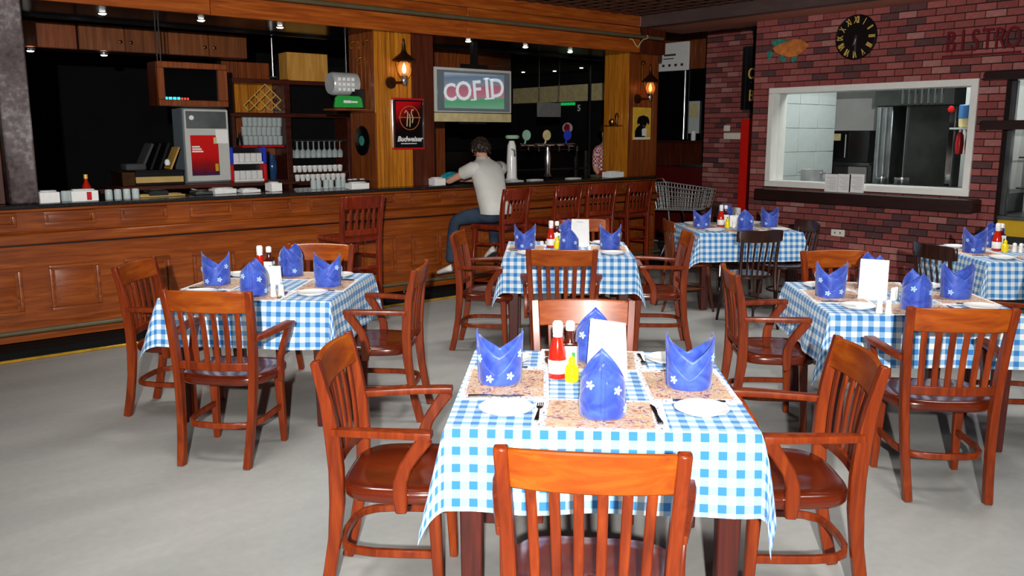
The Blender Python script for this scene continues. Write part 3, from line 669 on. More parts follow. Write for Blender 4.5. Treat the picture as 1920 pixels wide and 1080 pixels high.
# ================================================================== bar stools
def build_stool():
    t = thing('bar_stool', 'x', 'stool'); m = M['stool']
    prof = [(-.235, 0), (-.215, .3), (-.20, .72), (-.205, .85), (-.225, 1.0), (-.255, 1.15)]
    def yb(z):
        for (y0, z0), (y1, z1) in zip(prof, prof[1:]):
            if z0 <= z <= z1: return y0+(y1-y0)*(z-z0)/(z1-z0)
        return prof[-1][0]
    xb = lambda z: .175 + .035*max(0, (z-.4)/.75)
    zs = [0, .3, .72, .85, 1.0, 1.15]
    for s in (-1, 1):
        MB().sweep([(s*xb(z), yb(z), z) for z in zs], .036, [.04, .044, .05, .046, .04, .03]).build('back_post', m, t, bevel=.004)
        MB().sweep([(s*.205, .20, 0), (s*.175, .16, .74)], [.034, .042], [.034, .042]).build('front_leg', m, t, bevel=.004)
        for z, dy in ((.22, 0), (.45, 0), (.60, 0)): MB().sweep([(s*.18, yb(z)+.01, z), (s*(.205-.03*z/.74), .20-.04*z/.74, z-.02)], .024, .016, side=(0, 0, 1)).build('stretcher', m, t, bevel=.003)
    for z in (.26, .50): MB().sweep([(-.18, yb(z), z), (.18, yb(z), z)], .026, .018, side=(0, 0, 1)).build('stretcher', m, t, bevel=.003)
    MB().sweep([(-.195, .188, .24), (.195, .188, .24)], .034, .02, side=(0, 0, 1)).build('foot_rest', m, t, bevel=.003)
    bow = lambda x: -.022*(1-(x/.2)**2)
    for nm, z0, z1 in (('crest_rail', 1.035, 1.145), ('lower_rail', .80, .85)):
        mb = MB(); vs = []; n = 10
        for i in range(n+1):
            x = (-.19+.38*i/n)
            for z, dy in ((z0, -.011), (z0, .011), (z1, .011), (z1, -.011)): vs.append((x, yb(z)+bow(x)+dy, z))
        mb._add(vs, [(i*4+k, i*4+(k+1)%4, i*4+4+(k+1)%4, i*4+4+k) for i in range(n) for k in range(4)] + [(0,1,2,3), tuple(n*4+k for k in (3,2,1,0))]).build(nm, m, t, bevel=.004)
    for k in range(5):
        x = (k-2)*.062; MB().sweep([(x, yb(z)+bow(x), z) for z in (.845, .92, .98, 1.04)], .026, .011).build('slat', m, t, bevel=.003)
    MB().box(-.205, .205, -.20, .20, .735, .785).build('seat', m, t, bevel=.018, seg=3)
    return t
ST = build_stool()
for x, y, r, wh in ((3.86, 6.93, 4, 'standing alone at the bar behind the left table'), (5.55, 6.86, 12, 'that the man in grey sits on'), (6.35, 6.92, 6, 'first to the right of the seated man'), (6.90, 6.93, -2, 'second to the right of the seated man'), (7.50, 6.93, 4, 'furthest right at the bar')):
    place(ST, USED, (x, y, 0), D(r), 'tall slat-back wooden bar stool ' + wh, 'bar stools')

# ================================================================== tables, cloths, place settings
TZ = .755
def build_table():
    t = thing('square_table', 'x', 'table')
    MB().box(-.49, .49, -.49, .49, .722, .748).build('tabletop', M['tableleg'], t, bevel=.004)
    MB().box(-.40, .40, -.415, -.395, .70, .722).box(-.40, .40, .395, .415, .70, .722).box(-.415, -.395, -.395, .395, .70, .722).box(.395, .415, -.395, .395, .70, .722).build('apron', M['tableleg'], t, bevel=.002)
    lg = MB().sweep([(0, 0, 0), (0, 0, .722)], [.066, .082], [.066, .082]).mesh('leg', M['tableleg'], bevel=.005)
    for sx in (-1, 1):
        for sy in (-1, 1): obj('leg', lg, t, (sx*.425, sy*.425, 0))
    return t
TB = build_table()
def cloth_mesh(seed, over=.275):
    rnd = random.Random(seed); h = .502; L = h + over
    inner = [-h + 2*h*i/24 for i in range(25)]; hang = [over*(i+1)/12 for i in range(12)]
    us = [-h-a for a in reversed(hang)] + inner + [h+a for a in hang]
    ph = [rnd.uniform(0, 6.3) for _ in range(8)]; tw = [rnd.uniform(-.9, .9) for _ in range(4)]; kk = [rnd.uniform(.20, .32) for _ in range(4)]
    def hangp(a, t, q):      # outward offset of a hanging side: flare plus soft folds
        f = min(1, max(0, (h-abs(t))/.12)); return .035*a/over + .012*(a/over)*(math.sin(t*9+ph[q]) + .6*math.sin(t*17+ph[q+4]))*f
    vs = []; uv = []
    for v in us:
        for u in us:
            a, b = max(abs(u)-h, 0), max(abs(v)-h, 0); sx, sy = (1 if u > 0 else -1), (1 if v > 0 else -1)
            x, y, z = max(-h, min(h, u)), max(-h, min(h, v)), TZ
            if a and not b: q = 0 if sx > 0 else 1; o = hangp(a, v, q); x += sx*(o+.006); z = TZ - a*.99
            elif b and not a: q = 2 if sy > 0 else 3; o = hangp(b, u, q); y += sy*(o+.006); z = TZ - b*.99
            elif a and b:
                r = math.hypot(a, b); fi = math.atan2(b, a); s = math.sin(2*fi); ci = (0 if sx > 0 else 1) + (0 if sy > 0 else 2); k = kk[ci]*s
                ang = math.pi/4 + tw[ci]*s*.9*min(1, r/over); e = k*r
                x += sx*(e*math.cos(ang) + (.035*a/over+.006)*math.cos(fi)**2); y += sy*(e*math.sin(ang) + (.035*b/over+.006)*math.sin(fi)**2)
                z = TZ - r*math.sqrt(max(0, 1-k*k))*.99
            vs.append((x, y, z)); uv.append((u, v))
    n = len(us); me = bpy.data.meshes.new('cloth'); fs = [(j*n+i, j*n+i+1, (j+1)*n+i+1, (j+1)*n+i) for j in range(n-1) for i in range(n-1)]
    me.from_pydata(vs, [], fs); ul = me.uv_layers.new(name='UVMap')
    for lp in me.loops: ul.data[lp.index].uv = uv[lp.vertex_index]
    me.polygons.foreach_set('use_smooth', [True]*len(me.polygons)); me.set_sharp_from_angle(angle=math.radians(60)); me.materials.append(M['gingham']); return me
def mat_mesh():
    w_, d_ = .44, .32; me = bpy.data.meshes.new('placemat'); n = 10; vs = []; uv = []; fs = []
    for zz in (0.0, .0012):
        for j in range(n+1):
            for i in range(n+1): vs.append((-w_/2+w_*i/n, -d_/2+d_*j/n, zz)); uv.append((i/n, j/n))
    k = (n+1)*(n+1)
    for j in range(n):
        for i in range(n):
            a = j*(n+1)+i; fs += [(a, a+n+1, a+n+2, a+1), (k+a, k+a+1, k+a+n+2, k+a+n+1)]
    ring = [i for i in range(n+1)] + [(j+1)*(n+1)+n for j in range(n)] + [n*(n+1)+i for i in range(n-1, -1, -1)] + [j*(n+1) for j in range(n-1, 0, -1)]
    for a, b in zip(ring, ring[1:]+ring[:1]): fs.append((a, b, k+b, k+a))
    me.from_pydata(vs, [], fs); ul = me.uv_layers.new(name='UVMap')
    for lp in me.loops: ul.data[lp.index].uv = uv[lp.vertex_index]
    me.materials.append(M['placemat']); return me
PLACEMAT = tag(obj('placemat', mat_mesh()), 'x', 'placemat')
def build_napkin():
    t = thing('folded_napkin', 'x', 'napkin'); R = .074
    def hgt(th):
        d = abs(math.asin(math.sin(th)))/(math.pi/2)       # 0 at the two peaks (th=0,pi), 1 in the valleys
        return .205 - .095*d**.85
    def wall(R0, th, f):
        z = hgt(th)*f; pk = max(0, 1-abs(math.asin(math.sin(th)))/.9); r = R0*(1 + .05*math.sin(f*2.6) + .07*pk*max(0, f-.5)*2 + .02*math.sin(3*th+1))
        return (r*math.cos(th)*1.04, r*math.sin(th)*.96, z)
    mb = MB().grid(lambda u, v: wall(R, 2*math.pi*u, v), 48, 10, cu=True)
    # the wrapped outer layer: on each valley side a diagonal edge climbs from the foot to one peak
    for s in (0, math.pi):
        def flap(u, v, s=s):
            a = -1.0 + 2.5*u; th = s + math.pi/2 + a; top = max(.012, min(1, (a+1.0)/2.3)); p = wall(R+.004, th, v*top*.995); return p
        mb.grid(flap, 20, 8)
        def flap2(u, v, s=s):
            a = 1.0 - 2.5*u; th = s + math.pi/2 + a; top = max(.012, min(1, (1.0-a)/2.3))*.72; return wall(R+.002, th, v*top)
        mb.grid(flap2, 20, 8)
    body = mb.build('folds', M['napkin'], t, fixn=False, angle=55)
    sm = body.modifiers.new('thick', 'SOLIDIFY'); sm.thickness = .0022; sm.offset = 0
    fl = MB()
    for k in range(5):
        a = 2*math.pi*k/5; c, s = math.cos(a), math.sin(a); fl.prism([(c*.002-s*.002, s*.002+c*.002), (c*.012-s*.005, s*.010+c*.0045), (c*.017, s*.017), (c*.012+s*.005, s*.012-c*.005), (c*.002+s*.002, s*.002-c*.002)], -.001, .001)
    fm = fl.mesh('embroidered_flower', M['flower'], smooth=False)
    for th, f in ((.75, .25), (2.6, .72), (3.75, .62), (4.3, .22), (5.75, .70), (5.2, .28)):
        p = Vector(wall(R+.0075, th, f)); o = obj('embroidered_flower', fm, t, p); o.rotation_euler = Vector((math.cos(th), math.sin(th), 0)).to_track_quat('Z', 'Y').to_euler()
    return t
NAP = build_napkin()
PLATE = tag(MB().lathe([(.0, .002), (.055, .002), (.062, .0), (.066, .003), (.092, .014), (.0935, .0165), (.091, .0175), (.064, .0075), (.0, .0065)], 36, caps=False).build('side_plate', M['porcelain']), 'x', 'plate')
def build_fork():
    t = thing('fork', 'x', 'fork')
    MB().sweep([(0, -.085, .003), (0, -.04, .004), (0, .02, .006), (0, .035, .004)], [.016, .012, .006, .008], .0025, side=(1, 0, 0)).build('handle', M['cutlery'], t, bevel=.0006)
    mb = MB().prism([(-.011, .048), (-.004, .034), (.004, .034), (.011, .048), (.011, .06), (-.011, .06)], .003, .005)
    for k in range(4): x = -.0095+k*.00633; mb.box(x-.0016, x+.0016, .06, .098, .003, .005)
    mb.build('tines', M['cutlery'], t); return t
def build_knife():
    t = thing('table_knife', 'x', 'knife')
    MB().sweep([(0, -.10, .004), (0, -.06, .005), (0, -.01, .004)], [.020, .016, .012], .006, side=(1, 0, 0)).build('handle', M['cutlery'], t, bevel=.0015)
    MB().prism([(-.004, -.01), (.006, -.01), (.011, .03), (.011, .07), (.002, .10), (-.004, .09)], .003, .005).build('blade', M['cutlery'], t); return t
FORK, KNIFE = build_fork(), build_knife()
def build_bottle(kind):
    if kind == 'ketchup':
        t = thing('ketchup_bottle', 'x', 'bottle'); MB().lathe([(.0, 0), (.028, 0), (.031, .004), (.031, .06), (.029, .09), (.022, .115), (.0155, .14), (.0145, .158)], 20, caps=False).build('bottle_body', M['ketchup'], t)
        MB().lathe([(.0165, .150), (.0175, .152), (.0175, .183), (.013, .190), (.0, .191)], 18, caps=False).build('cap', M['paper'], t)
        MB().lathe([(.0315, .018), (.0322, .019), (.0322, .062), (.0315, .063)], 20, caps=False).build('paper_label', M['label_print'], t)
        MB().lathe([(.0158, .138), (.0168, .139), (.0160, .151), (.0150, .151)], 18, caps=False).build('neck_label', M['label_print'], t)
    elif kind == 'sauce':
        t = thing('brown_sauce_bottle', 'x', 'bottle'); MB().box(-.026, .026, -.020, .020, 0, .115).build('bottle_body', M['brownsauce'], t, bevel=.008, seg=2)
        MB().lathe([(.019, .112), (.013, .13), (.012, .158)], 16, caps=False).build('neck', M['brownsauce'], t)
        MB().lathe([(.0145, .155), (.0155, .157), (.0155, .180), (.011, .186), (.0, .187)], 16, caps=False).build('cap', M['paper'], t)
        l = MB().box(-.0235, .0235, -.0212, -.0205, .025, .105).box(-.0235, .0235, .0205, .0212, .025, .105).box(.0263, .027, -.017, .017, .025, .105).build('paper_label', M['label_print'], t)
        MB().box(.0271, .0276, -.014, .014, .055, .088).box(.006, .018, -.0217, -.0213, .05, .085).build('label_mark', M['labelgreen'], l)
    else:
        t = thing('mustard_jar', 'x', 'bottle'); MB().lathe([(.0, 0), (.022, 0), (.026, .004), (.027, .04), (.024, .06), (.014, .068), (.012, .078)], 18, caps=False).build('jar_body', M['mustard'], t)
        MB().lathe([(.014, .076), (.0145, .078), (.012, .09), (.004, .098), (.0, .099)], 14, caps=False).build('cap', M['mustard'], t)
    return t
KET, SAU, MUS = build_bottle('ketchup'), build_bottle('sauce'), build_bottle('mustard')
def build_shaker(holes):
    t = thing('salt_shaker' if holes == 1 else 'pepper_shaker', 'x', 'shaker'); MB().lathe([(.0, 0), (.017, 0), (.019, .003), (.016, .03), (.0145, .055)], 16, caps=False).build('shaker_body', M['salt'], t)
    MB().lathe([(.0155, .053), (.016, .056), (.0155, .066), (.010, .073), (.0, .075)], 16, caps=False).build('shaker_top', M['porcelain'], t)
    mb = MB()
    for k in range(holes): mb.lathe([(.0015, .0745), (.0015, .0756)], 6, (0 if holes == 1 else (k-1)*.005, 0, 0))
    mb.build('pour_holes', M['black'], t); return t
SLT, PEP = build_shaker(1), build_shaker(3)
def build_menu():
    t = thing('menu_card', 'x', 'menu')
    for s in (-1, 1):
        MB().box(-.075, .075, -.001, .001, 0, .225, Matrix.Translation((0, s*.028, .003)) @ Matrix.Rotation(s*.12, 4, 'X')).build('card_face', M['paper'], t)
    MB().box(-.078, .078, -.034, .034, 0, .004).build('card_base', M['paper'], t)
    hd = MB()
    for k in range(6): hd.box(-.03+k*.0102, -.023+k*.0102, -.0018, -.0012, .197, .207, Matrix.Translation((0, -.028, .003)) @ Matrix.Rotation(-.12, 4, 'X'))
    hd.build('heading_print', plain('pale_grey_print', C(200,204,216), .6), t); return t
MENU = build_menu()

TABLES = [('front table', (2.25, 2.203), -43, 3), ('left table by the bar', (2.27, 5.03), -45, 5), ('middle table', (4.86, 5.105), -42, 8), ('right-hand table', (4.83, 2.34), -44, 21), ('table by the red post', (7.31, 5.23), -36, 34), ('far right table', (7.43, 2.63), -41, 55)]
SIDES = [('near side', 0), ('right side', 90), ('far side', 180), ('left side', -90)]
def on_table(proto, T, lx, ly, lr, label, group, dz=0.0):
    (cx, cy), r = T[1], math.radians(T[2]); x = cx + lx*math.cos(r) - ly*math.sin(r); y = cy + lx*math.sin(r) + ly*math.cos(r)
    return place(proto, USED, (x, y, TZ+.001+dz), r + math.radians(lr), label, group)
extras = {0: dict(ket=(-.143, .087), sau=(-.095, .112), mus=(-.088, .035), salt=(-.01, .03), pep=(.025, .05), menu=(.047, .08, -32)),
          1: dict(ket=(-.15, .17), sau=(-.09, .17), mus=(-.12, .10), salt=(-.06, .08), pep=(-.02, .10), salt2=(.14, -.39), pep2=(.185, -.385), menu=(-.02, .03, 10, .5)),
          2: dict(ket=(-.134, .08), sau=(-.085, .09), mus=(-.085, .0), salt=(-.02, .0), pep=(.02, .0), menu=(.11, .17, -20)),
          3: dict(menu=(-.145, -.06, -22), salt=(-.045, -.10), pep=(-.02, -.07), salt2=(-.245, -.47), pep2=(-.20, -.475)),
          4: dict(ket=(-.13, .06), sau=(-.08, .07), mus=(-.10, -.06), salt=(-.02, -.02), pep=(.02, -.04), menu=(.02, .08, 0, .5)),
          5: dict(ket=(-.11, .13), sau=(-.07, .15), mus=(-.085, .05), salt=(-.01, .05), pep=(.03, .03))}
for ti, T in enumerate(TABLES):
    nm, (cx, cy), r, seed = T
    t = place(TB, USED, (cx, cy, 0), D(r), f'square dark wooden table under a gingham cloth, the {nm}', 'square dining tables')
    cl = tag(obj('tablecloth', cloth_mesh(seed), None, (cx, cy, 0), D(r)), f'blue and white gingham cloth draped over the {nm}', 'tablecloth', 'gingham tablecloths')
    for sn, a in SIDES:
        q = math.radians(a); rot = lambda x, y: (x*math.cos(q)-y*math.sin(q), x*math.sin(q)+y*math.cos(q)); jr = random.Random(seed*7+a)
        if ti == 5 and sn == 'right side': continue
        lvl = 1 if a % 180 else 0
        on_table(PLACEMAT, T, *rot(0, -.355 + .02*lvl), a + jr.uniform(-3, 3), f'printed paper placemat on the {sn} of the {nm}', 'printed placemats', dz=.0015*lvl)
        on_table(NAP, T, *rot(jr.uniform(-.02, .02), -.365 + jr.uniform(0, .02)), a + 90 + jr.uniform(-14, 14), f'blue crown-folded napkin on the {sn} of the {nm}', 'blue crown-folded napkins', dz=.003)
        on_table(PLATE, T, *rot(-.315, -.345), a, f'small white side plate on the {sn} of the {nm}', 'white side plates', dz=.003)
        on_table(FORK, T, *rot(-.205, -.36), a + jr.uniform(-6, 6), f'steel fork on the {sn} of the {nm}', 'forks', dz=.003)
        on_table(KNIFE, T, *rot(.185, -.36), a + jr.uniform(-6, 6), f'steel knife on the {sn} of the {nm}', 'knives', dz=.003)
    ex = extras[ti]
    for key, proto, what, grp in (('ket', KET, 'red ketchup bottle with white cap', 'ketchup bottles'), ('sau', SAU, 'brown sauce bottle with white label', 'brown sauce bottles'), ('mus', MUS, 'squat yellow mustard jar', 'mustard jars'),
                                  ('salt', SLT, 'white salt shaker at the centre', 'white shakers'), ('pep', PEP, 'white pepper shaker at the centre', 'white shakers'), ('salt2', SLT, 'white salt shaker at the near edge', 'white shakers'), ('pep2', PEP, 'white pepper shaker at the near edge', 'white shakers'), ('menu', MENU, 'folded white menu card', 'menu cards')):
        if key in ex:
            v = ex[key]; o = on_table(proto, T, v[0], v[1], v[2] if len(v) > 2 else 0, f'{what} of the {nm}' if 'the ' in what else f'{what} on the {nm}', grp)
            if key in ('ket', 'sau'): o.scale = (1.14, 1.14, 1.17)
            if key == 'menu' and len(v) > 3: o.scale = (v[3]+.2, 1, v[3])

# ================================================================== things on and behind the bar
def rect_y(px0, py0, px1, py1, Y):          # axis-aligned extent on a plane facing -Y
    a, b = ony(px0, py0, Y), ony(px1, py1, Y); return a.x, b.x, min(a.z, b.z), max(a.z, b.z)
# television
def serif(ch, s):
    """letter with slab serifs, joined into one mesh"""
    me = text_mesh(ch, s*1.15, .002, M['tvletters'], bold=.004); bm = bmesh.new(); bm.from_mesh(me); h = s*.41
    def bar_(x0, x1, y): 
        for v_ in ((x0, x1, y-s*.03, y+s*.03),):
            vv = [bm.verts.new((a, b, .002)) for a, b in ((v_[0], v_[2]), (v_[1], v_[2]), (v_[1], v_[3]), (v_[0], v_[3]))]; bm.faces.new(vv)
    if ch in 'IF':
        x = 0 if ch == 'I' else -s*.22
        bar_(x-s*.17, x+s*.17, -h+s*.02)
        if ch == 'I': bar_(x-s*.17, x+s*.17, h)
    if ch == 'D': bar_(-s*.42, -s*.2, h); bar_(-s*.42, -s*.2, -h+s*.02)
    bm.to_mesh(me); bm.free(); return me
tv = thing('television', 'silver television hung above the bar showing big white letters', 'television'); x0, x1, z0, z1 = 5.37, 6.43, 1.815, 2.385
MB().box(x0, x1, 7.70, 7.78, z0+.10, z1).build('bezel', M['tv'], tv, bevel=.012, seg=2)
MB().box(x0, x1, 7.70, 7.80, z0, z0+.095).build('lower_panel', M['cream'], tv, bevel=.01, seg=2)
MB().box(x0+.03, x1-.03, 7.69, 7.70, z0+.115, z1-.03).build('inner_bezel', M['tvdark'], tv, bevel=.004)
MB().box(x0+.12, x1-.12, 7.684, 7.69, z0+.145, z1-.055).build('screen', M['tvscreen'], tv, smooth=False)
lt = [('C', -.335, -.04, .185), ('O', -.155, -.022, .205), ('F', .02, -.004, .20), ('I', .16, .018, .225), ('D', .30, .024, .21)]
for ch, dx, dz, s in lt:
    o = obj('letter', serif(ch, s*1.2), tv, ((x0+x1)/2+dx*1.02, 7.681, (z0+z1)/2+.055+dz)); o.rotation_euler = (math.pi/2, -.09, 0); o.scale = (.98, 1, 1)
MB().prism([(5.74, 7.74), (6.12, 7.74), (6.05, 7.80), (5.8, 7.80)], z1, z1+.05).box(5.92, 5.98, 7.74, 7.80, z1+.05, 2.68).build('hanger', M['black'], tv)
MB().box(x0+.36, x0+.72, 7.72, 7.78, z0-.022, z0-.002).build('mount_bar', M['black'], tv, bevel=.004)
# lanterns
def lantern(p, label, bulb, power, col, front):
    t = thing('wall_lantern', label, 'lamp', p)
    MB().lathe([(.0, .115), (.022, .112), (.025, .125), (.06, .135), (.098, .118), (.104, .124), (.100, .132), (.055, .165), (.03, .185), (.022, .20), (.016, .215), (.016, .255), (.010, .26), (.012, .285), (.004, .30), (.0, .30)], 18, caps=False).build('shade', M['bronze'], t)
    MB().lathe([(.030, 0), (.052, .03), (.058, .06), (.046, .095), (.034, .118)], 16, caps=False).build('glass_globe', M['amber'], t)
    MB().lathe([(.0, .02), (.012, .03), (.019, .052), (.012, .082), (.0, .108)], 10, caps=False).build('flame_bulb', bulb, t)
    MB().lathe([(.0, -.075), (.018, -.07), (.032, -.045), (.032, -.03), (.02, -.018), (.024, -.004), (.03, .004), (.016, .02), (.0, .02)], 14, caps=False).build('oil_font', M['steel'], t)
    MB().lathe([(.0, -.012), (.048, -.012), (.050, -.004), (.048, .004), (.0, .004)], 16, (-.075, front, -.05), 'y', caps=False).build('wall_plate', M['bronze'], t)
    MB().tube([(-.075, front, -.05), (-.075, front-.05, -.05), (-.03, -.01, -.052), (0, 0, -.052)], .010, 8).build('bracket_arm', M['bronze'], t)
    for s in (-1, 1): MB().tube([(s*.03, 0, -.02), (s*.068, 0, .03), (s*.078, 0, .08), (s*.085, 0, .122)], .004, 6).build('side_wire', M['brass'], t)
    t.scale = (1.22, 1.0, 1.22)
    l = lamp('lantern_glow', 'POINT', (0, 0, .06), power, col, shadow_soft_size=.02); l.parent = t
    return t
p = ony(758, 143, 7.48); lantern((p.x, 7.48, p.z), 'brass oil-style lantern lit on the golden column above the red poster', M['bulb'], 3.0, (1, .7, .4), .11)
p = ony(1219, 176, 7.46); lantern((p.x, 7.46, p.z), 'lantern glowing orange on the right wooden column', M['bulbred'], 2.0, (1, .4, .12), .13)
p = ony(1205, 118, 7.585)
q = tag(MB().tube([(p.x, 7.582, p.z-.34), (p.x, 7.582, p.z-.03)], .006, 6).build('brass_rod', M['brass']), 'thin brass rod with round top beside the right lantern', 'rod'); MB().lathe([(.0, -.03), (.02, -.022), (.028, 0), (.02, .022), (.0, .03)], 12, (p.x, 7.575, p.z), caps=False).build('rod_knob', M['brass'], q)
# beer poster
po = thing('framed_poster', 'red and black framed beer poster with white script on the column', 'poster'); x0, x1, z0, z1 = rect_y(735, 183, 796, 280, 7.585)
for a, b in ((z0, z0+.02), (z1-.02, z1)): MB().box(x0, x1, 7.574, 7.597, a, b).build('frame_rail', M['redplastic'], po, bevel=.002)
for a, b in ((x0, x0+.022), (x1-.022, x1)): MB().box(a, b, 7.574, 7.597, z0+.02, z1-.02).build('frame_stile', M['chrome'], po, bevel=.002)
MB().box(x0+.022, x1-.022, 7.584, 7.596, z0+.02, z1-.02).build('print_ground', M['matteblack'], po); MB().box(x0+.04, x1-.04, 7.580, 7.584, z0+.14, z1-.035).build('print_panel', M['budposter'], po)
cx, cz = (x0+x1)/2+.01, (z0+z1)/2+.06
MB().tube([(cx+.118*math.cos(a*math.pi/16), 7.577, cz+.118*math.sin(a*math.pi/16)) for a in range(32)], .0045, 6, closed=True).tube([(cx-.135, 7.577, cz+.005), (cx+.135, 7.577, cz+.005)], .005, 6).build('ring_emblem', M['copper'], po)
MB().tube([(cx-.06, 7.577, cz+.05), (cx-.045, 7.577, cz+.075), (cx-.02, 7.577, cz+.05), (cx-.03, 7.577, cz-.02), (cx-.035, 7.577, cz-.085)], .006, 6).tube([(cx+.05, 7.577, cz+.08), (cx+.03, 7.577, cz+.085), (cx+.02, 7.577, cz+.05), (cx+.04, 7.577, cz), (cx+.03, 7.577, cz-.05)], .006, 6).tube([(cx, 7.577, cz+.04), (cx+.005, 7.577, cz-.03), (cx, 7.577, cz-.09)], .006, 6).build('emblem_figures', M['cream'], po)
o = obj('lettering', text_mesh('Budweiser', .072, .001, M['paper'], shear=.25, bold=.0022), po, (cx, 7.579, z0+.105)); o.rotation_euler = RX90
q = MB(); x = cx-.11
for wd in (.03, .012, .04, .022, .016, .045, .03): q.box(x, x+wd-.004, 7.577, 7.580, z0+.056, z0+.066); x += wd
stuff(q.build('small_print', M['packet'], po, smooth=False))
# record on the column's side
p = onx(679, 264, 4.57); rc = thing('vinyl_record', 'black vinyl record with green label hung on the column side', 'record', (4.572, p.y, p.z))
MB().lathe([(.0, 0), (.145, 0), (.15, -.002), (.15, -.004), (.145, -.006), (.0, -.006)], 32, axis='x', caps=False).build('disc', M['record'], rc); MB().lathe([(.0, -.0065), (.05, -.0065), (.05, -.0085), (.0, -.0085)], 20, axis='x', caps=False).build('disc_label', M['teal_label'], rc)
# cylinder drinks lamp with green sign
cy = thing('cylinder_sign', 'silver cylinder with a green lit sign under it beside the column', 'sign'); p = ony(664, 158, 7.85)
MB().lathe([(.0, -.16), (.10, -.16), (.112, -.14), (.112, .12), (.10, .13), (.0, .13)], 24, (4.40, 7.88, p.z), 'x', caps=False).build('cylinder', M['silverplastic'], cy)
MB().box(4.44, 4.575, 7.78, 7.98, p.z-.24, p.z-.05).build('back_box', M['black'], cy, bevel=.006)
gs = MB().prism([(4.225, p.z-.235), (4.545, p.z-.235), (4.53, p.z-.14), (4.50, p.z-.118), (4.27, p.z-.118), (4.24, p.z-.14)], -7.80, -7.76, Matrix.Rotation(math.pi/2, 4, 'X')).build('green_sign', M['green'], cy, bevel=.006)
stuff(MB().box(4.32, 4.40, 7.755, 7.76, p.z-.19, p.z-.165).box(4.405, 4.475, 7.755, 7.76, p.z-.187, p.z-.170).build('sign_print', M['paper'], gs))
MB().box(4.22, 4.58, 7.74, 8.0, p.z-.262, p.z-.242).build('bracket_shelf', M['boardred'], cy, bevel=.003)
q = MB()
for k in range(3):
    for j in range(4): q.box(4.27+j*.05, 4.30+j*.05, 7.762, 7.768, p.z-.075+k*.05, p.z-.045+k*.05)
q.build('pale_blocks', M['paper'], cy)
# bracket with small ornaments on the right column
p = onx(1150, 232, 8.26); wb = thing('wall_bracket', 'small brass bracket shelf with ornaments on the right column', 'shelf', (8.27, 7.80, p.z-.02))
MB().box(-.10, 0, -.12, .12, -.012, 0).build('bracket_shelf', M['boarddark'], wb, bevel=.003); MB().lathe([(.0, 0), (.03, 0), (.045, .03), (.042, .06), (.02, .08), (.0, .085)], 12, (-.05, .03, 0), caps=False).build('ornament_bell', M['brass'], wb); MB().lathe([(.0, 0), (.02, 0), (.012, .05), (.025, .11), (.014, .15), (.0, .16)], 10, (-.05, -.05, 0), caps=False).build('ornament_vase', M['bronze'], wb)
# framed yellow print of a black dog
dg = thing('yellow_print', 'yellow framed print of a sitting black dog on the right column', 'picture'); x0, x1, z0, z1 = rect_y(1188, 201, 1219, 262, 7.585)
MB().box(x0, x1, 7.58, 7.597, z0, z1).build('print_ground', M['dogprint'], dg, bevel=.002)
cx, w_ = (x0+x1)/2, (x1-x0); h_ = z1-z0
def flat(poly, y): return MB().prism([(cx + a*w_, z0 + b*h_) for a, b in poly], -y-.003, -y, Matrix.Rotation(math.pi/2, 4, 'X'))
flat([(-.42, .08), (-.42, .26), (-.34, .36), (-.22, .44), (-.02, .46), (.14, .42), (.16, .30), (.14, .08)], 7.574).build('dog_body', M['black'], dg, smooth=False)
flat([(-.20, .52), (-.20, .66), (-.10, .74), (.06, .76), (.20, .72), (.26, .62), (.24, .50), (.16, .40), (.04, .37), (-.08, .40), (-.16, .46)], 7.572).build('dog_head', M['black'], dg, smooth=False)
for s_ in (-1, 1): flat([(.03+s_*.18, .74), (.03+s_*.30, .68), (.03+s_*.36, .54), (.03+s_*.30, .46), (.03+s_*.22, .54), (.03+s_*.17, .66)][::s_], 7.571).build('dog_ear', M['black'], dg, smooth=False)
flat([(-.04, .41), (.0, .46), (.08, .46), (.12, .41), (.04, .385)], 7.568).build('dog_muzzle', M['rubber'], dg, smooth=False)
flat([(-.02, .12), (-.04, .32), (.06, .36), (.24, .34), (.22, .22), (.24, .12)], 7.570).build('dog_chest', M['packet'], dg, smooth=False)
flat([(-.46, .02), (.46, .02), (.46, .08), (-.46, .08)], 7.575).build('print_strip', M['packet'], dg, smooth=False)

# framed display box hung over the bar
x0, x1, z0, z1 = rect_y(292, 114, 428, 201, 8.05); fb = thing('display_box', 'dark glazed wooden display box hung from the soffit over the till', 'cabinet')
for a, b, c, d in ((x0, x1, z0, z0+.055), (x0, x1, z1-.055, z1), (x0, x0+.06, z0+.055, z1-.055), (x1-.09, x1, z0+.055, z1-.055)): MB().box(a, b, 8.03, 8.07, c, d).build('frame_bar', M['boardred'], fb, bevel=.006)
MB().box(x0, x1, 8.07, 8.30, z0, z1).build('case', M['boarddark'], fb, bevel=.004); MB().box(x0+.06, x1-.09, 8.055, 8.072, z0+.055, z1-.055).build('screen', M['screen'], fb)
for dx in (.045, .075): MB().tube([(x0+dx, 8.15, z1), (x0+dx, 8.15, 2.68)], .006, 6).build('hanging_rod', M['steel'], fb)
q = MB(); x = x0+.065
for wd in (.018, .028, .028, .024): q.box(x, x+wd, 8.05, 8.056, z0+.058, z0+.08); x += wd+.010
q.build('cyan_digits', M['cyan'], fb, smooth=False)
q = MB()
for k in range(3): q.box(x+k*.026, x+.016+k*.026, 8.05, 8.056, z0+.058, z0+.076)
q.build('red_digits', M['reddisp'], fb, smooth=False)
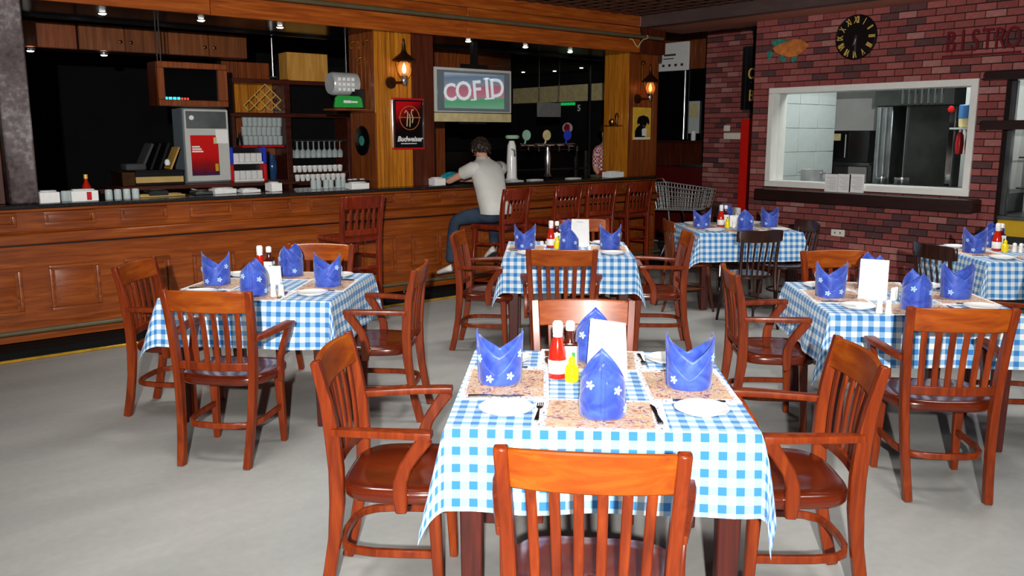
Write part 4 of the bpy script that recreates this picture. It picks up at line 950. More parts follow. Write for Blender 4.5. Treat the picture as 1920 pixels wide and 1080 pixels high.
# till shelf, till, clipboards
sh = thing('till_shelf', 'red-brown shelf raised behind the bar carrying till and cooler', 'shelf'); MB().box(2.28, 3.95, 8.12, 8.62, 1.185, 1.22).build('shelf_board', M['shelfwood'], sh, bevel=.004)
for x in (2.33, 3.1, 3.9): MB().box(x-.02, x+.02, 8.14, 8.6, 0, 1.185).build('support', M['shelfwood'], sh)
x0, x1, z0, z1 = rect_y(228, 342, 346, 319, 8.2); tl = thing('cash_till', 'wooden till drawer with pale front on the raised shelf', 'till')
MB().box(2.30, 2.42, 8.16, 8.5, 1.22, 1.35).build('end_block', M['bronze'], tl, bevel=.006); MB().box(2.42, 2.86, 8.20, 8.5, 1.222, 1.345).build('drawer_case', M['black'], tl, bevel=.003); MB().box(2.425, 2.855, 8.185, 8.20, 1.245, 1.30).build('drawer_front', M['cardboard'], tl, bevel=.003); MB().box(2.425, 2.855, 8.17, 8.5, 1.346, 1.358).build('till_top', M['black'], tl)
fb2 = thing('folder_stack', 'dark folders and a pale clipboard leaning on the till', 'folders')
for i, (xx, an, mt) in enumerate(((2.50, .45, 'rubber'), (2.58, .40, 'black'), (2.66, .38, 'black'))): MB().box(-.012, .012, -.10, .10, 0, .26, Matrix.Translation((xx, 8.33, 1.362)) @ Matrix.Rotation(an, 4, 'Y')).build('folder', M[mt], fb2, bevel=.002)
MB().box(-.008, .008, -.09, .09, 0, .22, Matrix.Translation((2.76, 8.32, 1.362)) @ Matrix.Rotation(.42, 4, 'Y')).build('clipboard', M['kraft'], fb2, bevel=.002)
MB().lathe([(.0, 0), (.02, 0), (.028, .02), (.02, .05), (.0, .06)], 10, (2.72, 8.20, 1.40), caps=False).build('white_badge', M['paper'], fb2)
tag(MB().box(2.36, 2.54, 8.22, 8.40, 1.359, 1.42).build('grey_cloth', M['rubber'], bevel=.02, seg=2), 'crumpled grey cloth on the left end of the till', 'cloth')
# silver cooler with red poster
cl_ = thing('drinks_cooler', 'silver counter-top cooler with a red poster on its door', 'cooler'); cx0, cx1, cz0, cz1 = 2.925, 3.36, 1.222, 1.925
MB().box(cx0, cx1, 8.33, 8.60, cz0, cz1).build('case', M['tvdark'], cl_, bevel=.006); dr = MB().box(cx0+.005, cx1-.005, 8.29, 8.328, cz0+.015, cz1-.01).build('door', M['tv'], cl_, bevel=.008)
MB().box(cx0+.05, cx1-.12, 8.285, 8.289, cz0+.07, cz0+.45).build('poster', M['fridgeposter'], dr, smooth=False); MB().box(cx1-.16, cx1-.13, 8.281, 8.285, cz0+.11, cz0+.18).build('print_mark', M['yellowpanel'], dr); MB().box(cx1-.165, cx1-.135, 8.281, 8.285, cz0+.37, cz0+.43).build('print_mark', M['cream'], dr)
q = MB()
for k, (a, b) in enumerate(((.06, .135), (.062, .15), (.06, .165))): q.box(cx0+a, cx0+b, 8.282, 8.285, cz0+.335-k*.022, cz0+.349-k*.022)
stuff(q.build('white_print', M['paper'], dr, smooth=False))
MB().box(cx0+.02, cx1-.03, 8.284, 8.289, cz1-.19, cz1-.03).build('badge_plate', M['brushed'], dr, bevel=.002); MB().lathe([(.0, 0), (.022, 0), (.022, -.008), (.0, -.008)], 14, (cx0+.07, 8.284, cz1-.09), 'y', caps=False).build('badge', M['paper'], dr)
MB().box(cx1-.14, cx1-.02, 8.284, 8.289, cz1-.33, cz1-.20).build('white_sticker', M['paper'], dr); MB().tube([(cx0+.005, 8.27, cz0-.01), (cx0+.01, 8.22, cz0-.05), (cx0+.03, 8.10, cz0-.06)], .007, 6).build('cable', M['paper'], cl_)
# blue and red packet rack
x0, x1, z0, z1 = rect_y(432, 340, 497, 275, 8.33); rk = thing('packet_rack', 'blue and red plastic rack of white packets beside the cooler', 'rack'); zm = (z0+z1)/2; z0 = 1.222
for c0, c1, mt in ((z0, zm, 'redplastic'), (zm, z1, 'bluep')):
    [MB().box(a, b, 8.30, 8.45, c0, c1).build('side_panel', M[mt], rk, bevel=.008) for a, b in ((x0, x0+.035), (x1-.035, x1))]; MB().box(x0+.035, x1-.035, 8.31, 8.45, c0, c0+.02).build('tier_shelf', M['packet'], rk); MB().box(x0+.035, x1-.035, 8.40, 8.45, c0+.02, c1-.01).build('tier_back', M['black'], rk)
    for k in range(5): s = (x1-x0-.08)/5; MB().box(x0+.042+k*s, x0+.036+(k+1)*s, 8.32, 8.38, c0+.021, c0+.105).build('packet', M['packet'], rk, bevel=.003)

# ------------------------------------------------------------------ back bar shelves (front at Y 9.3)
bs = thing('back_bar_shelves', 'dark wooden shelving unit behind the bar with orange back panels', 'shelves')
MB().box(3.80, 5.85, 9.62, 9.66, 0, 2.48).build('dark_backing', M['matteblack'], bs, smooth=False)  # black sheet standing in for the dark space behind the open shelves
for x in (3.80, 4.46, 5.25): MB().box(x-.03, x+.04, 9.30, 9.62, 0, 2.29).build('upright', M['shelfwood'], bs, bevel=.004)
for z, a, b in ((2.27, 3.77, 5.29), (1.905, 3.77, 5.29), (1.13, 2.2, 5.29)): MB().box(a, b, 9.28, 9.62, z-.035, z+.012).build('shelf_board', M['shelfwood'], bs, bevel=.004)
boarded(bs, 'y', 9.61, 3.84, 4.43, 1.15, 1.87, 6, M['boardred']); boarded(bs, 'y', 9.61, 3.84, 4.43, 1.92, 2.235, 6, M['board']); boarded(bs, 'y', 9.61, 3.84, 4.40, 2.29, 2.48, 6, M['boardred'])
MB().box(3.92, 4.42, 9.33, 9.58, 1.535, 1.56).build('glass_shelf', M['redplastic'], bs, bevel=.004)
tag(MB().box(4.52, 5.03, 9.38, 9.60, 2.285, 2.60).build('plywood_box', M['ply'], bevel=.004), 'pale plywood box on top of the back bar shelves', 'box')
for (xa, xb, za, zb, mt) in ((5.9, 6.15, 0, 2.49, 'boarddark'), (6.16, 6.24, 0, 2.49, 'boardred'), (6.28, 6.75, 0, 2.49, 'boardred')):
    tag(MB().box(xa, xb, 9.45, 9.52, za, zb).build('back_bar_board', M[mt], bevel=.004), {5.9: 'dark wooden board behind the bar left of the seated man', 6.16: 'narrow wooden strip behind the bar near the seated man', 6.28: 'wide red wooden board behind the bar under the television'}[xa], 'board')
# stacked tumblers: three rows of eight
gl = MB().lathe([(.026, 0), (.030, .002), (.036, .10), (.034, .10), (.028, .008), (.0, .008)], 12, caps=False).mesh('tumbler', M['glass'])
for r in range(3):
    for k in range(8): tag(obj('glass_tumbler', gl, None, (4.00+k*.058, 9.42+.03*(r % 2), 1.562+r*.102)), 'upturned glass tumbler in the ' + ('bottom', 'middle', 'top')[r] + ' row stacked on the red shelf', 'glass', 'stacked tumblers')
tag(MB().lathe([(.0, 0), (.03, 0), (.03, .07), (.012, .10), (.012, .14), (.0, .14)], 12, (3.93, 9.42, 1.562), caps=False).build('small_bottle', M['black']), 'small dark bottle left of the stacked tumblers', 'bottle')
# gilt wire rack
def diamond_rack():
    mb = MB(); Y = 9.40
    def seg(x, y, dx):
        n = min(207-y, (535-x) if dx > 0 else (x-456))
        mb.tube([ony(x, y, Y), ony(x+dx*n, y+n, Y)], .0062, 5)
    for k in range(5): seg(497-10*k, 158+10*k, 1)
    for k in range(4): seg(497+10*k, 158+10*k, -1)
    return mb
tag(diamond_rack().build('wire_rack', M['gold']), 'golden lattice bottle rack on the back bar shelf', 'rack')
vs = thing('blue_vase', 'tall dark blue glass vase below the stacked tumblers', 'vase', (4.27, 9.36, 1.145)); MB().lathe([(.0, 0), (.03, 0), (.045, .05), (.058, .15), (.055, .23), (.03, .29), (.035, .31), (.03, .31), (.024, .29), (.0, .26)], 18, caps=False).build('vase_body', M['blueglass'], vs)
# hanging stemware and the cup rows at right
wg = MB().lathe([(.030, 0), (.031, -.003), (.005, -.008), (.0045, -.085), (.03, -.11), (.036, -.15), (.030, -.19), (.028, -.19), (.033, -.15), (.0, -.115)], 12, caps=False).mesh('wine_glass', M['glass'])
for k in range(9):
    for j in range(2): tag(obj('wine_glass', wg, None, (4.58+k*.07, 9.36+j*.12, 1.60)), 'stemmed glass hanging upside down in the ' + ('front', 'back')[j] + ' row under the right shelf', 'glass', 'hanging stemmed glasses')
gr = thing('glass_hanger', 'metal hanger rail holding the stemmed glasses', 'rail')
for k in range(10): MB().box(4.54+k*.07-.010, 4.54+k*.07+.002, 9.30, 9.55, 1.60, 1.606).build('slat', M['darksteel'], gr)
MB().box(4.51, 5.21, 9.30, 9.315, 1.606, 1.62).build('cross_bar', M['darksteel'], gr)
cupm = MB().lathe([(.020, 0), (.024, .002), (.032, .06), (.031, .075), (.028, .075), (.0, .01)], 12, caps=False).mesh('white_cup', M['porcelain'])
for z, yy in ((1.245, 9.40), (1.145, 9.33)):
    for k in range(10): tag(obj('white_cup', cupm, None, (4.56+k*.066, yy, z)), 'small white cup in the ' + ('upper' if z > 1.2 else 'lower') + ' row under the hanging glasses', 'cup', 'rows of white cups')
tag(MB().box(4.5, 5.22, 9.36, 9.45, 1.228, 1.243).build('cup_ledge', M['shelfwood']), 'thin ledge carrying the upper row of cups', 'ledge')
for (px, za, zb, Y, wh) in ((510, 2.29, 2.68, 8.9, 'above the wire rack'), (648, 2.2, 2.68, 8.3, 'above the silver cylinder')):
    x = ony(px, 100, Y).x; tag(MB().tube([(x, Y, za), (x, Y, 3.0 if Y > 8.4 else 2.68)], .008, 8).lathe([(.0, 0), (.06, 0), (.062, .006), (.0, .012)], 16, (x, Y, za-.01), caps=False).build('pendant_rod', M['steel']), 'slim steel pendant rod hanging ' + wh, 'rod')

# ------------------------------------------------------------------ things on the bar top
ZB = BZ + .001
def white_box(px0, px1, py, w_extra, h, Y, label, mark=None):
    a, b = ony(px0, py, Y), ony(px1, py, Y); t = thing('paper_box', label, 'box', ((a.x+b.x)/2, Y, ZB)); w2 = (b.x-a.x)/2
    MB().box(-w2, w2, 0, .14, 0, h).build('carton', M['paper'], t, bevel=.004); MB().box(-w2*.8, w2*.8, .03, .11, h, h+.012).build('tissue', M['packet'], t, bevel=.005)
    if mark: MB().box(w2*mark-.018, w2*mark+.018, -.003, 0, .01, h-.01).build('red_mark', M['redplastic'], t)
    return t
white_box(76, 114, 382, 0, .085, 7.50, 'plain white carton at the left end of the bar'); white_box(135, 186, 378, 0, .085, 7.52, 'white carton with a red mark on the bar', .3)
white_box(660, 693, 350, 0, .06, 7.48, 'flat white carton in front of the record'); white_box(816, 836, 344, 0, .075, 7.48, 'white carton left of the man on the bar'); white_box(1144, 1170, 326, 0, .07, 7.48, 'white carton at the foot of the right column')
jm = MB().lathe([(.0, 0), (.028, 0), (.03, .004), (.03, .075), (.026, .085), (.024, .085), (.027, .072), (.027, .006), (.0, .006)], 14, caps=False).mesh('jar', M['glass'])
for k, x in enumerate((2.02, 2.09, 2.16, 2.23)): tag(obj('glass_jar', jm, None, (x, 7.56, ZB)), 'small clear glass jar beside the marked carton', 'jar', 'jars on the bar')
for k, x in enumerate((1.70, 1.74)): tag(obj('glass_jar', jm, None, (x, 7.60, ZB)), 'small clear glass jar between the two left cartons', 'jar', 'jars between the cartons')
sb = thing('red_bottle', 'small red bottle behind the marked carton', 'bottle', (1.93, 7.86, ZB)); MB().lathe([(.0, 0), (.035, 0), (.037, .01), (.035, .10), (.015, .14), (.013, .17)], 14, caps=False).build('bottle_body', M['ketchup'], sb); MB().lathe([(.016, .165), (.016, .20), (.0, .20)], 12, caps=False).build('cap', M['gold'], sb)
for (px0, px1, py, mt, h, wh) in ((250, 345, 368, 'cardboard', .014, 'pale tray left on the bar below the till'), (275, 312, 360, 'darksteel', .05, 'dark metal dish on the bar below the till'), (362, 395, 361, 'brushed', .03, 'metal dish on the bar below the cooler'), (398, 440, 359, 'packet', .045, 'pile of white papers on the bar below the cooler'), (450, 485, 358, 'packet', .03, 'white paper pile on the bar below the packet rack'), (505, 525, 355, 'paper', .08, 'upright white card on the bar beside the paper piles')):
    a, b = ony(px0, py, 7.72), ony(px1, py, 7.72); o = tag(MB().box(-(b.x-a.x)/2, (b.x-a.x)/2, -.07, .07, 0, h).box(-(b.x-a.x)/2+.02, (b.x-a.x)/2-.03, -.06, .05, h, h+.01).build('bar_clutter', M[mt], bevel=.006), wh, 'bar item'); o.location = ((a.x+b.x)/2, 7.74, ZB); o.rotation_euler = (0, 0, .06)
for k in range(9): tag(obj('glass_jar', jm, None, (3.98+k*.068, 7.80+.03*(k % 2), ZB)), 'small clear glass standing in the row before the black box', 'jar', 'glasses on the bar')
bb = thing('black_box', 'black box with a red figure beside the flat carton', 'box', (4.42, 7.62, ZB)); MB().box(-.11, .09, 0, .14, 0, .075).build('carton', M['black'], bb, bevel=.004); MB().box(.0, .035, -.003, 0, .012, .065).build('red_mark', M['redplastic'], bb)
p = ony(847, 330, 7.86)
tb = thing('teal_bag', 'teal cloth bag lying on the bar beside the man', 'bag', (p.x, 7.86, ZB)); MB().grid(lambda u, v: (.13*math.cos(2*math.pi*u)*math.sin(math.pi*v)*(1+.12*math.sin(5*u*6.28)), .08*math.sin(2*math.pi*u)*math.sin(math.pi*v), .055*(1-math.cos(math.pi*v))*(1+.1*math.sin(3*u*6.28))), 24, 10, cu=True).build('bag_body', M['teal'], tb); MB().tube([(-.09, 0, .06), (-.05, -.02, .10), (.03, -.02, .10), (.08, 0, .06)], .006, 6).build('bag_handle', M['teal'], tb)
pn = thing('paper_holder', 'black holder with white slips behind the teal bag', 'holder', (5.36, 7.98, ZB)); MB().box(-.12, .12, -.06, .06, 0, .13).build('holder_box', M['black'], pn, bevel=.006); MB().box(-.08, .06, -.05, .0, .13, .20, Matrix.Rotation(.15, 4, 'Y')).build('slips', M['paper'], pn)
mn = thing('bar_menu', 'grey-green leaflet stack at the right of the taps', 'leaflet', (7.96, 7.72, ZB)); MB().box(-.16, .12, -.06, .07, 0, .03).build('leaflets', M['pipe'], mn, bevel=.004); MB().box(-.02, .14, -.05, .06, .031, .075).build('red_packet', M['redplastic'], mn, bevel=.006)
for k, (x, y) in enumerate(((6.40, 7.60), (6.72, 7.62), (7.32, 7.60))): tag(MB().box(x-.09, x+.09, y-.05, y+.05, ZB, ZB+.012).box(x-.07, x+.07, y-.04, y+.04, ZB+.012, ZB+.016).build('beer_mat', M['packet'], bevel=.002), ['pale drip mat nearest the white tap', 'pale drip mat in front of the tap tower', 'pale drip mat right of the tap tower'][k], 'mat')
# taps
wt = thing('white_beer_tap', 'white beer tap tower with an oval green badge', 'beer tap', (6.50, 7.78, ZB)); MB().lathe([(.0, 0), (.075, 0), (.08, .012), (.062, .03), (.058, .25), (.050, .40), (.030, .455), (.0, .46)], 20, caps=False).build('tap_tower', M['porcelain'], wt)
MB().lathe([(.0, -.02), (.07, -.02), (.085, 0), (.07, .02), (.0, .02)], 20, (0, -.01, .50), caps=False).build('tap_badge', M['flower'] if False else plain('pale_green_badge', C(176,214,176), .3), wt); MB().tube([(-.03, -.04, .36), (-.05, -.11, .35), (-.05, -.12, .28)], .012, 8).build('tap_spout', M['chrome'], wt)
tt = thing('tap_tower', 'chrome T-shaped tap tower with three round badges', 'beer tap', (7.08, 7.80, ZB)); MB().lathe([(.0, 0), (.085, 0), (.09, .012), (.05, .03), (.032, .08), (.040, .25), (.030, .33), (.03, .38)], 18, caps=False).build('tower_column', M['chrome'], tt); MB().tube([(-.44, 0, .40), (.44, 0, .40)], .028, 12).build('cross_tube', M['chrome'], tt)
for x, mt in ((-.36, plain('green_tap_badge', C(150,196,170), .3)), (-.04, M['cream']), (.30, M['bluep'])): MB().lathe([(.0, 0), (.06, 0), (.063, -.008), (.06, -.016), (.0, -.016)], 18, (x, -.02, .52), 'y', caps=False).tube([(x, 0, .42), (x, -.01, .47)], .01, 6).build('tap_badge', mt, tt)
for x in (-.38, -.22, -.06, .10, .26, .40): MB().tube([(x, -.02, .40), (x, -.09, .39), (x, -.095, .33)], .010, 8).build('tap_spout', M['chrome'], tt)
# dark room behind the bar
p = ony(1030, 206, 9.0); hb = thing('hanging_board', 'plain grey board hung on two chains behind the taps', 'board'); x0, x1, z0, z1 = rect_y(1009, 219, 1052, 193, 9.0)
MB().box(x0, x1, 9.0, 9.03, z0, z1).build('board_face', plain('grey_board', C(118,118,116), .5), hb, bevel=.004)
for x in (x0+.03, x1-.03): MB().tube([(x, 9.015, z1), (x+(.02 if x > p.x else -.0), 9.015, 2.98)], .005, 6).build('chain', M['steel'], hb)
a, b = onx(962, 180, 11.48), onx(1127, 174, 11.48); tag(MB().box(11.40, 11.49, b.y-.6, a.y+.5, a.z-.16, a.z+.14).build('cream_beam', M['cream'], bevel=.006), 'cream beam across the far wall of the dark room', 'beam')
p = onx(1064, 240, 11.45); os_ = thing('oval_sign', 'small oval red and white sign on the far dark wall', 'sign', (11.46, p.y, p.z)); MB().lathe([(.0, 0), (.13, 0), (.135, -.01), (.13, -.02), (.0, -.02)], 24, axis='x', caps=False).build('oval_face', M['packet'], os_).scale = (1, 1, .75); MB().lathe([(.0, -.022), (.09, -.022), (.09, -.028), (.0, -.028)], 5, axis='x', caps=False).build('red_emblem', M['redplastic'], os_)
p = onx(1084, 203, 11.45); o = tag(obj('number_sign', text_mesh('5', .16, .006, M['packet'], bold=.004), None, (11.47, p.y, p.z)), 'small pale number five on the far dark wall', 'sign'); o.rotation_euler = RXW
p = onx(1062, 195, 11.45); tag(MB().box(11.44, 11.48, p.y-.22, p.y+.22, p.z-.025, p.z+.025).build('green_light', M['greenneon'], bevel=.01), 'dim green light strip on the far dark wall', 'light')
p = onx(1040, 307, 11.45); pk = thing('pink_sign', 'pink lettered sign low behind the taps', 'sign', (11.45, p.y, p.z)); MB().box(0, .04, -.35, .35, -.06, .07).build('sign_board', M['rubber'], pk)
q = MB(); pkm = plain('pink_paint', C(206,110,130), .5)
for r_ in range(3):
    for k in range(11): q.box(-.006, 0, -.32+k*.058+.01*(r_ % 2), -.28+k*.058+.01*(r_ % 2), -.05+r_*.038, -.025+r_*.038)
stuff(q.build('pink_marks', pkm, pk, smooth=False))
ffr = thing('bar_fridge', 'dark glass-door fridge with pale frame edges behind the taps', 'fridge'); a, b = ony(1076, 320, 9.6), ony(1098, 280, 9.6); MB().box(6.8, b.x+.0, 9.55, 10.1, 0, b.z).build('fridge_body', M['blackgloss'], ffr, bevel=.005)
for x in (a.x-.02, b.x-.05): MB().box(x, x+.03, 9.53, 9.55, .2, b.z-.02).build('door_edge', M['darksteel'], ffr)
MB().box(6.8, b.x, 9.53, 9.55, 1.16, 1.185).build('door_rail', M['darksteel'], ffr)
p = ony(1105, 230, 10.4)
tag(MB().tube([(p.x, 10.4, 0), (p.x, 10.4, 2.98)], .025, 8).build('steel_pole', M['steel']), 'bright steel pole in the dark left of the right column', 'pole')

# ================================================================== people
def skin(name, joints, edges, mat, parent, root, sub=2):
    ks = list(joints); me = bpy.data.meshes.new(name); me.from_pydata([joints[k][0] for k in ks], [(ks.index(a), ks.index(b)) for a, b in edges], []); me.materials.append(mat)
    o = obj(name, me, parent); sk = o.modifiers.new('skin', 'SKIN'); sk.use_smooth_shade = True
    if not me.skin_vertices: return o
    for k, sv in zip(ks, me.skin_vertices[0].data):
        r = joints[k][1]; sv.radius = r if isinstance(r, tuple) else (r, r); sv.use_root = (k == root)
    ss = o.modifiers.new('sub', 'SUBSURF'); ss.levels = sub; ss.render_levels = sub
    return o
def chain(*n): return list(zip(n, n[1:]))
def hand_joints(J, E, side, wrist, palm_dir, thumb_dir, r=.0075):
    """palm and five separate, slightly curled fingers growing from the wrist joint"""
    w_ = Vector(J[wrist][0]); d = Vector(palm_dir).normalized(); n = Vector((0, 0, 1)); l = d.cross(n).normalized()*(1 if side == 'r' else -1)
    J[side+'palm'] = (tuple(w_ + d*.055), (.026, .015)); E.append((wrist, side+'palm'))
    for i, (off, ln) in enumerate(((-.028, .062), (-.010, .072), (.010, .070), (.026, .056))):
        a = w_ + d*.085 + l*off; J[f'{side}k{i}'] = (tuple(a), (.010, .009)); J[f'{side}m{i}'] = (tuple(a + d*ln*.55 - n*.006), (.0085, .008)); J[f'{side}t{i}'] = (tuple(a + d*ln*.9 - n*.022), (.007, .0065)); E += [(side+'palm', f'{side}k{i}'), (f'{side}k{i}', f'{side}m{i}'), (f'{side}m{i}', f'{side}t{i}')]
    a = w_ + d*.03 - l*.030; J[side+'th0'] = (tuple(a), (.011, .010)); J[side+'th1'] = (tuple(a + d*.03 - l*.022 - n*.004), (.009, .0085)); E += [(wrist, side+'th0'), (side+'th0', side+'th1')]
man = thing('person', 'man in a grey t-shirt and jeans leaning on the bar from a stool', 'person', (5.55, 6.9, 0)); mo = Vector((5.55, 6.9, 0))
def L(x, y, z): return tuple(Vector((x, y, z)) - mo)
J = dict(pelvis=(L(5.54,6.86,.90), (.13,.11)), waist=(L(5.53,6.93,1.06), (.12,.10)), chest=(L(5.57,7.04,1.27), (.14,.11)), upper=(L(5.59,7.11,1.37), (.10,.085)), neck=(L(5.605,7.17,1.445), (.055,.055)), skull=(L(5.62,7.235,1.485), (.075,.085)), crown=(L(5.63,7.26,1.555), (.085,.092)),
         lsh=(L(5.40,7.09,1.345), (.062,.060)), larm=(L(5.36,7.26,1.26), (.045,.045)), lelb=(L(5.34,7.41,1.198), (.040,.038)), lfore=(L(5.42,7.55,1.192), (.034,.032)), lwri=(L(5.52,7.66,1.185), (.026,.022)),
         rsh=(L(5.775,7.06,1.345), (.062,.060)), rarm=(L(5.83,7.25,1.27), (.045,.045)), relb=(L(5.84,7.41,1.20), (.040,.038)), rfore=(L(5.78,7.56,1.192), (.034,.032)), rwri=(L(5.70,7.68,1.185), (.026,.022)),
         lhip=(L(5.46,6.92,.875), (.085,.085)), lthigh=(L(5.35,7.06,.855), (.075,.075)), lknee=(L(5.245,7.19,.81), (.060,.060)), lshin=(L(5.23,7.22,.60), (.052,.055)), lank=(L(5.215,7.24,.36), (.036,.036)),
         rhip=(L(5.63,6.93,.875), (.085,.085)), rthigh=(L(5.72,7.06,.855), (.075,.075)), rknee=(L(5.74,7.17,.81), (.060,.060)), rshin=(L(5.67,7.08,.64), (.050,.052)), rank=(L(5.60,6.99,.56), (.036,.036)))
E_ = chain('pelvis', 'waist', 'chest', 'upper', 'neck', 'skull', 'crown') + chain('upper', 'lsh', 'larm', 'lelb', 'lfore', 'lwri') + chain('upper', 'rsh', 'rarm', 'relb', 'rfore', 'rwri') + chain('pelvis', 'lhip', 'lthigh', 'lknee', 'lshin', 'lank') + chain('pelvis', 'rhip', 'rthigh', 'rknee', 'rshin', 'rank')
Jb = {k: (v[0], tuple(r*(.62 if k in ('pelvis', 'waist', 'chest', 'upper', 'lsh', 'rsh', 'lhip', 'rhip') else .90) for r in v[1])) for k, v in J.items()}; Jb['upper'] = (L(5.588,7.09,1.325), (.06, .05)); Jb['lsh'] = (L(5.42,7.09,1.30), (.042, .042)); Jb['rsh'] = (L(5.76,7.07,1.30), (.042, .042)); Eb = list(E_); hand_joints(Jb, Eb, 'l', 'lwri', (.55, .8, 0), None); hand_joints(Jb, Eb, 'r', 'rwri', (-.6, .8, 0), None)
skin('body', Jb, Eb, M['skin'], man, 'pelvis')
def sub(names, k, extra=None):
    d = {n: (J[n][0], tuple(r*k for r in J[n][1])) for n in names}
    if extra: d.update(extra)
    return d
mid = lambda a, b, f: tuple(Vector(J[a][0]).lerp(Vector(J[b][0]), f))
def loft(rings, n=28):
    mb = MB(); m = len(rings); vs = []
    for (c, hw, hd_, tw) in rings:
        for k in range(n):
            a = 2*math.pi*k/n; e = .85; x = math.copysign(abs(math.cos(a))**e, math.cos(a))*hw; y = math.copysign(abs(math.sin(a))**e, math.sin(a))*hd_
            wr = 1 + .012*math.sin(5*a + c[2]*30) + .010*math.sin(9*a - c[2]*47)
            vs.append(Vector(L(*c)) + Vector((x*math.cos(tw)-y*math.sin(tw), x*math.sin(tw)+y*math.cos(tw), 0))*wr)
    mb._add(vs, [(i*n+k, i*n+(k+1) % n, i*n+n+(k+1) % n, i*n+n+k) for i in range(m-1) for k in range(n)]); return mb
tw = .12
ts = loft([((5.535,6.865,.885), .178, .135, tw), ((5.535,6.885,.95), .180, .138, tw), ((5.535,6.93,1.04), .172, .130, tw), ((5.55,6.985,1.14), .176, .128, tw), ((5.57,7.04,1.23), .192, .126, tw), ((5.585,7.08,1.30), .206, .120, tw), ((5.592,7.11,1.355), .205, .105, tw), ((5.597,7.135,1.39), .165, .088, tw), ((5.602,7.155,1.415), .10, .075, tw), ((5.606,7.175,1.432), .074, .070, tw), ((5.609,7.185,1.45), .066, .064, tw)])
ts.tube([L(5.46,7.075,1.335), L(5.415,7.10,1.33), L(5.388,7.16,1.305), L(5.368,7.215,1.283)], [.070, .078, .071, .066], 16, caps=False).tube([L(5.72,7.08,1.335), L(5.765,7.09,1.33), L(5.795,7.15,1.305), L(5.815,7.21,1.283)], [.070, .078, .071, .066], 16, caps=False)
ts.build('tshirt', M['tshirt'], man, angle=80)
jj = sub(('pelvis', 'lhip', 'lthigh', 'lknee', 'lshin', 'lank', 'rhip', 'rthigh', 'rknee', 'rshin', 'rank'), 1.12, dict(belt=(mid('pelvis', 'waist', .35), (.115, .10)))); jj['lank'] = (jj['lank'][0], (.055, .055)); jj['rank'] = (jj['rank'][0], (.055, .055))
skin('jeans', jj, chain('belt', 'pelvis', 'lhip', 'lthigh', 'lknee', 'lshin', 'lank') + chain('pelvis', 'rhip', 'rthigh', 'rknee', 'rshin', 'rank'), M['denim'], man, 'pelvis')
def shoe(parent, heel, toe):
    h, t = Vector(heel), Vector(toe); d = (t-h).normalized(); s = d.cross(Vector((0, 0, 1))).normalized(); u = s.cross(d); n = 10; mb = MB()
    def f(a, b):
        w_ = (.036 + .012*math.sin(a*math.pi*.9))*math.sin(min(1, a*6+.15)*math.pi/2)*(1 if a < .85 else math.sqrt(max(.02, (1-a)/.15))); hh = .045*(1-a)**.8 + .035; c = 2*math.pi*b
        return h + (t-h)*a + s*w_*math.cos(c) + u*(hh*.5 + hh*.5*math.sin(c)*(1 if math.sin(c) > 0 else .9))
    mb.grid(lambda b, a: f(a, b), 16, 12, cu=True); o = mb.build('sneaker', M['shoe'], parent)
    MB().sweep([h - u*.002 - d*.01, h + (t-h)*.5 - u*.002, t - u*.002], [.06, .092, .05], .014, side=tuple(s)).build('sole', M['rubber'], o, bevel=.005)
shoe(man, L(5.215, 7.20, .275), L(5.20, 7.44, .215)); shoe(man, L(5.60, 6.97, .47), L(5.62, 7.14, .37))
hd = Vector(L(5.625, 7.255, 1.522))
def hairf(u, v):
    th = 2*math.pi*u; ph = math.pi*(.02 + .63*v); c = Vector((math.sin(ph)*math.cos(th)*.092, math.sin(ph)*math.sin(th)*.106, math.cos(ph)*.104))
    k = 1 + .05*math.sin(9*th + 5*ph) + .04*math.sin(17*th - 7*ph)
    if math.sin(th) > .45 and ph > 1.25: k *= .80          # open in front for the face
    return hd + c*k + Vector((0, -.012, .022))
hr = MB().grid(hairf, 48, 18, cu=True).build('hair', M['hair'], man)
tuft = MB(); rr = random.Random(5)
for k in range(150):
    u, v = rr.random(), rr.random()**.7; a = hairf(u, v*.98); nrm = (a-hd).normalized(); tn = Vector((rr.uniform(-1, 1), rr.uniform(-1, 1), rr.uniform(-1.2, -.1))).normalized()
    tuft.tube([a - nrm*.006, a + nrm*.007 + tn*.012, a + nrm*.006 + tn*.030], [.0075, .006, .001], 5)
tuft.build('hair_tufts', M['hair'], hr)
for s in (-1, 1):
    MB().lathe([(.0, -.006), (.014, -.006), (.017, 0), (.012, .006), (.0, .005)], 10, tuple(hd + Vector((s*.084, .005, -.012))), 'x', caps=False).build('ear', M['skin'], man)
    MB().lathe([(.0, -.009), (.007, -.006), (.009, 0), (.007, .006), (.0, .009)], 10, tuple(hd + Vector((s*.030, .074, .0))), caps=False).build('eye', M['porcelain'], man)
MB().tube([hd + Vector((0, .078, .005)), hd + Vector((0, .100, -.025)), hd + Vector((0, .082, -.034))], [.008, .013, .008], 8).build('nose', M['skin'], man)
MB().tube([hd + Vector((-.024, .072, -.060)), hd + Vector((0, .084, -.058)), hd + Vector((.024, .072, -.060))], [.003, .006, .003], 6).build('mouth', plain('lips', C(176,100,90), .5), man)
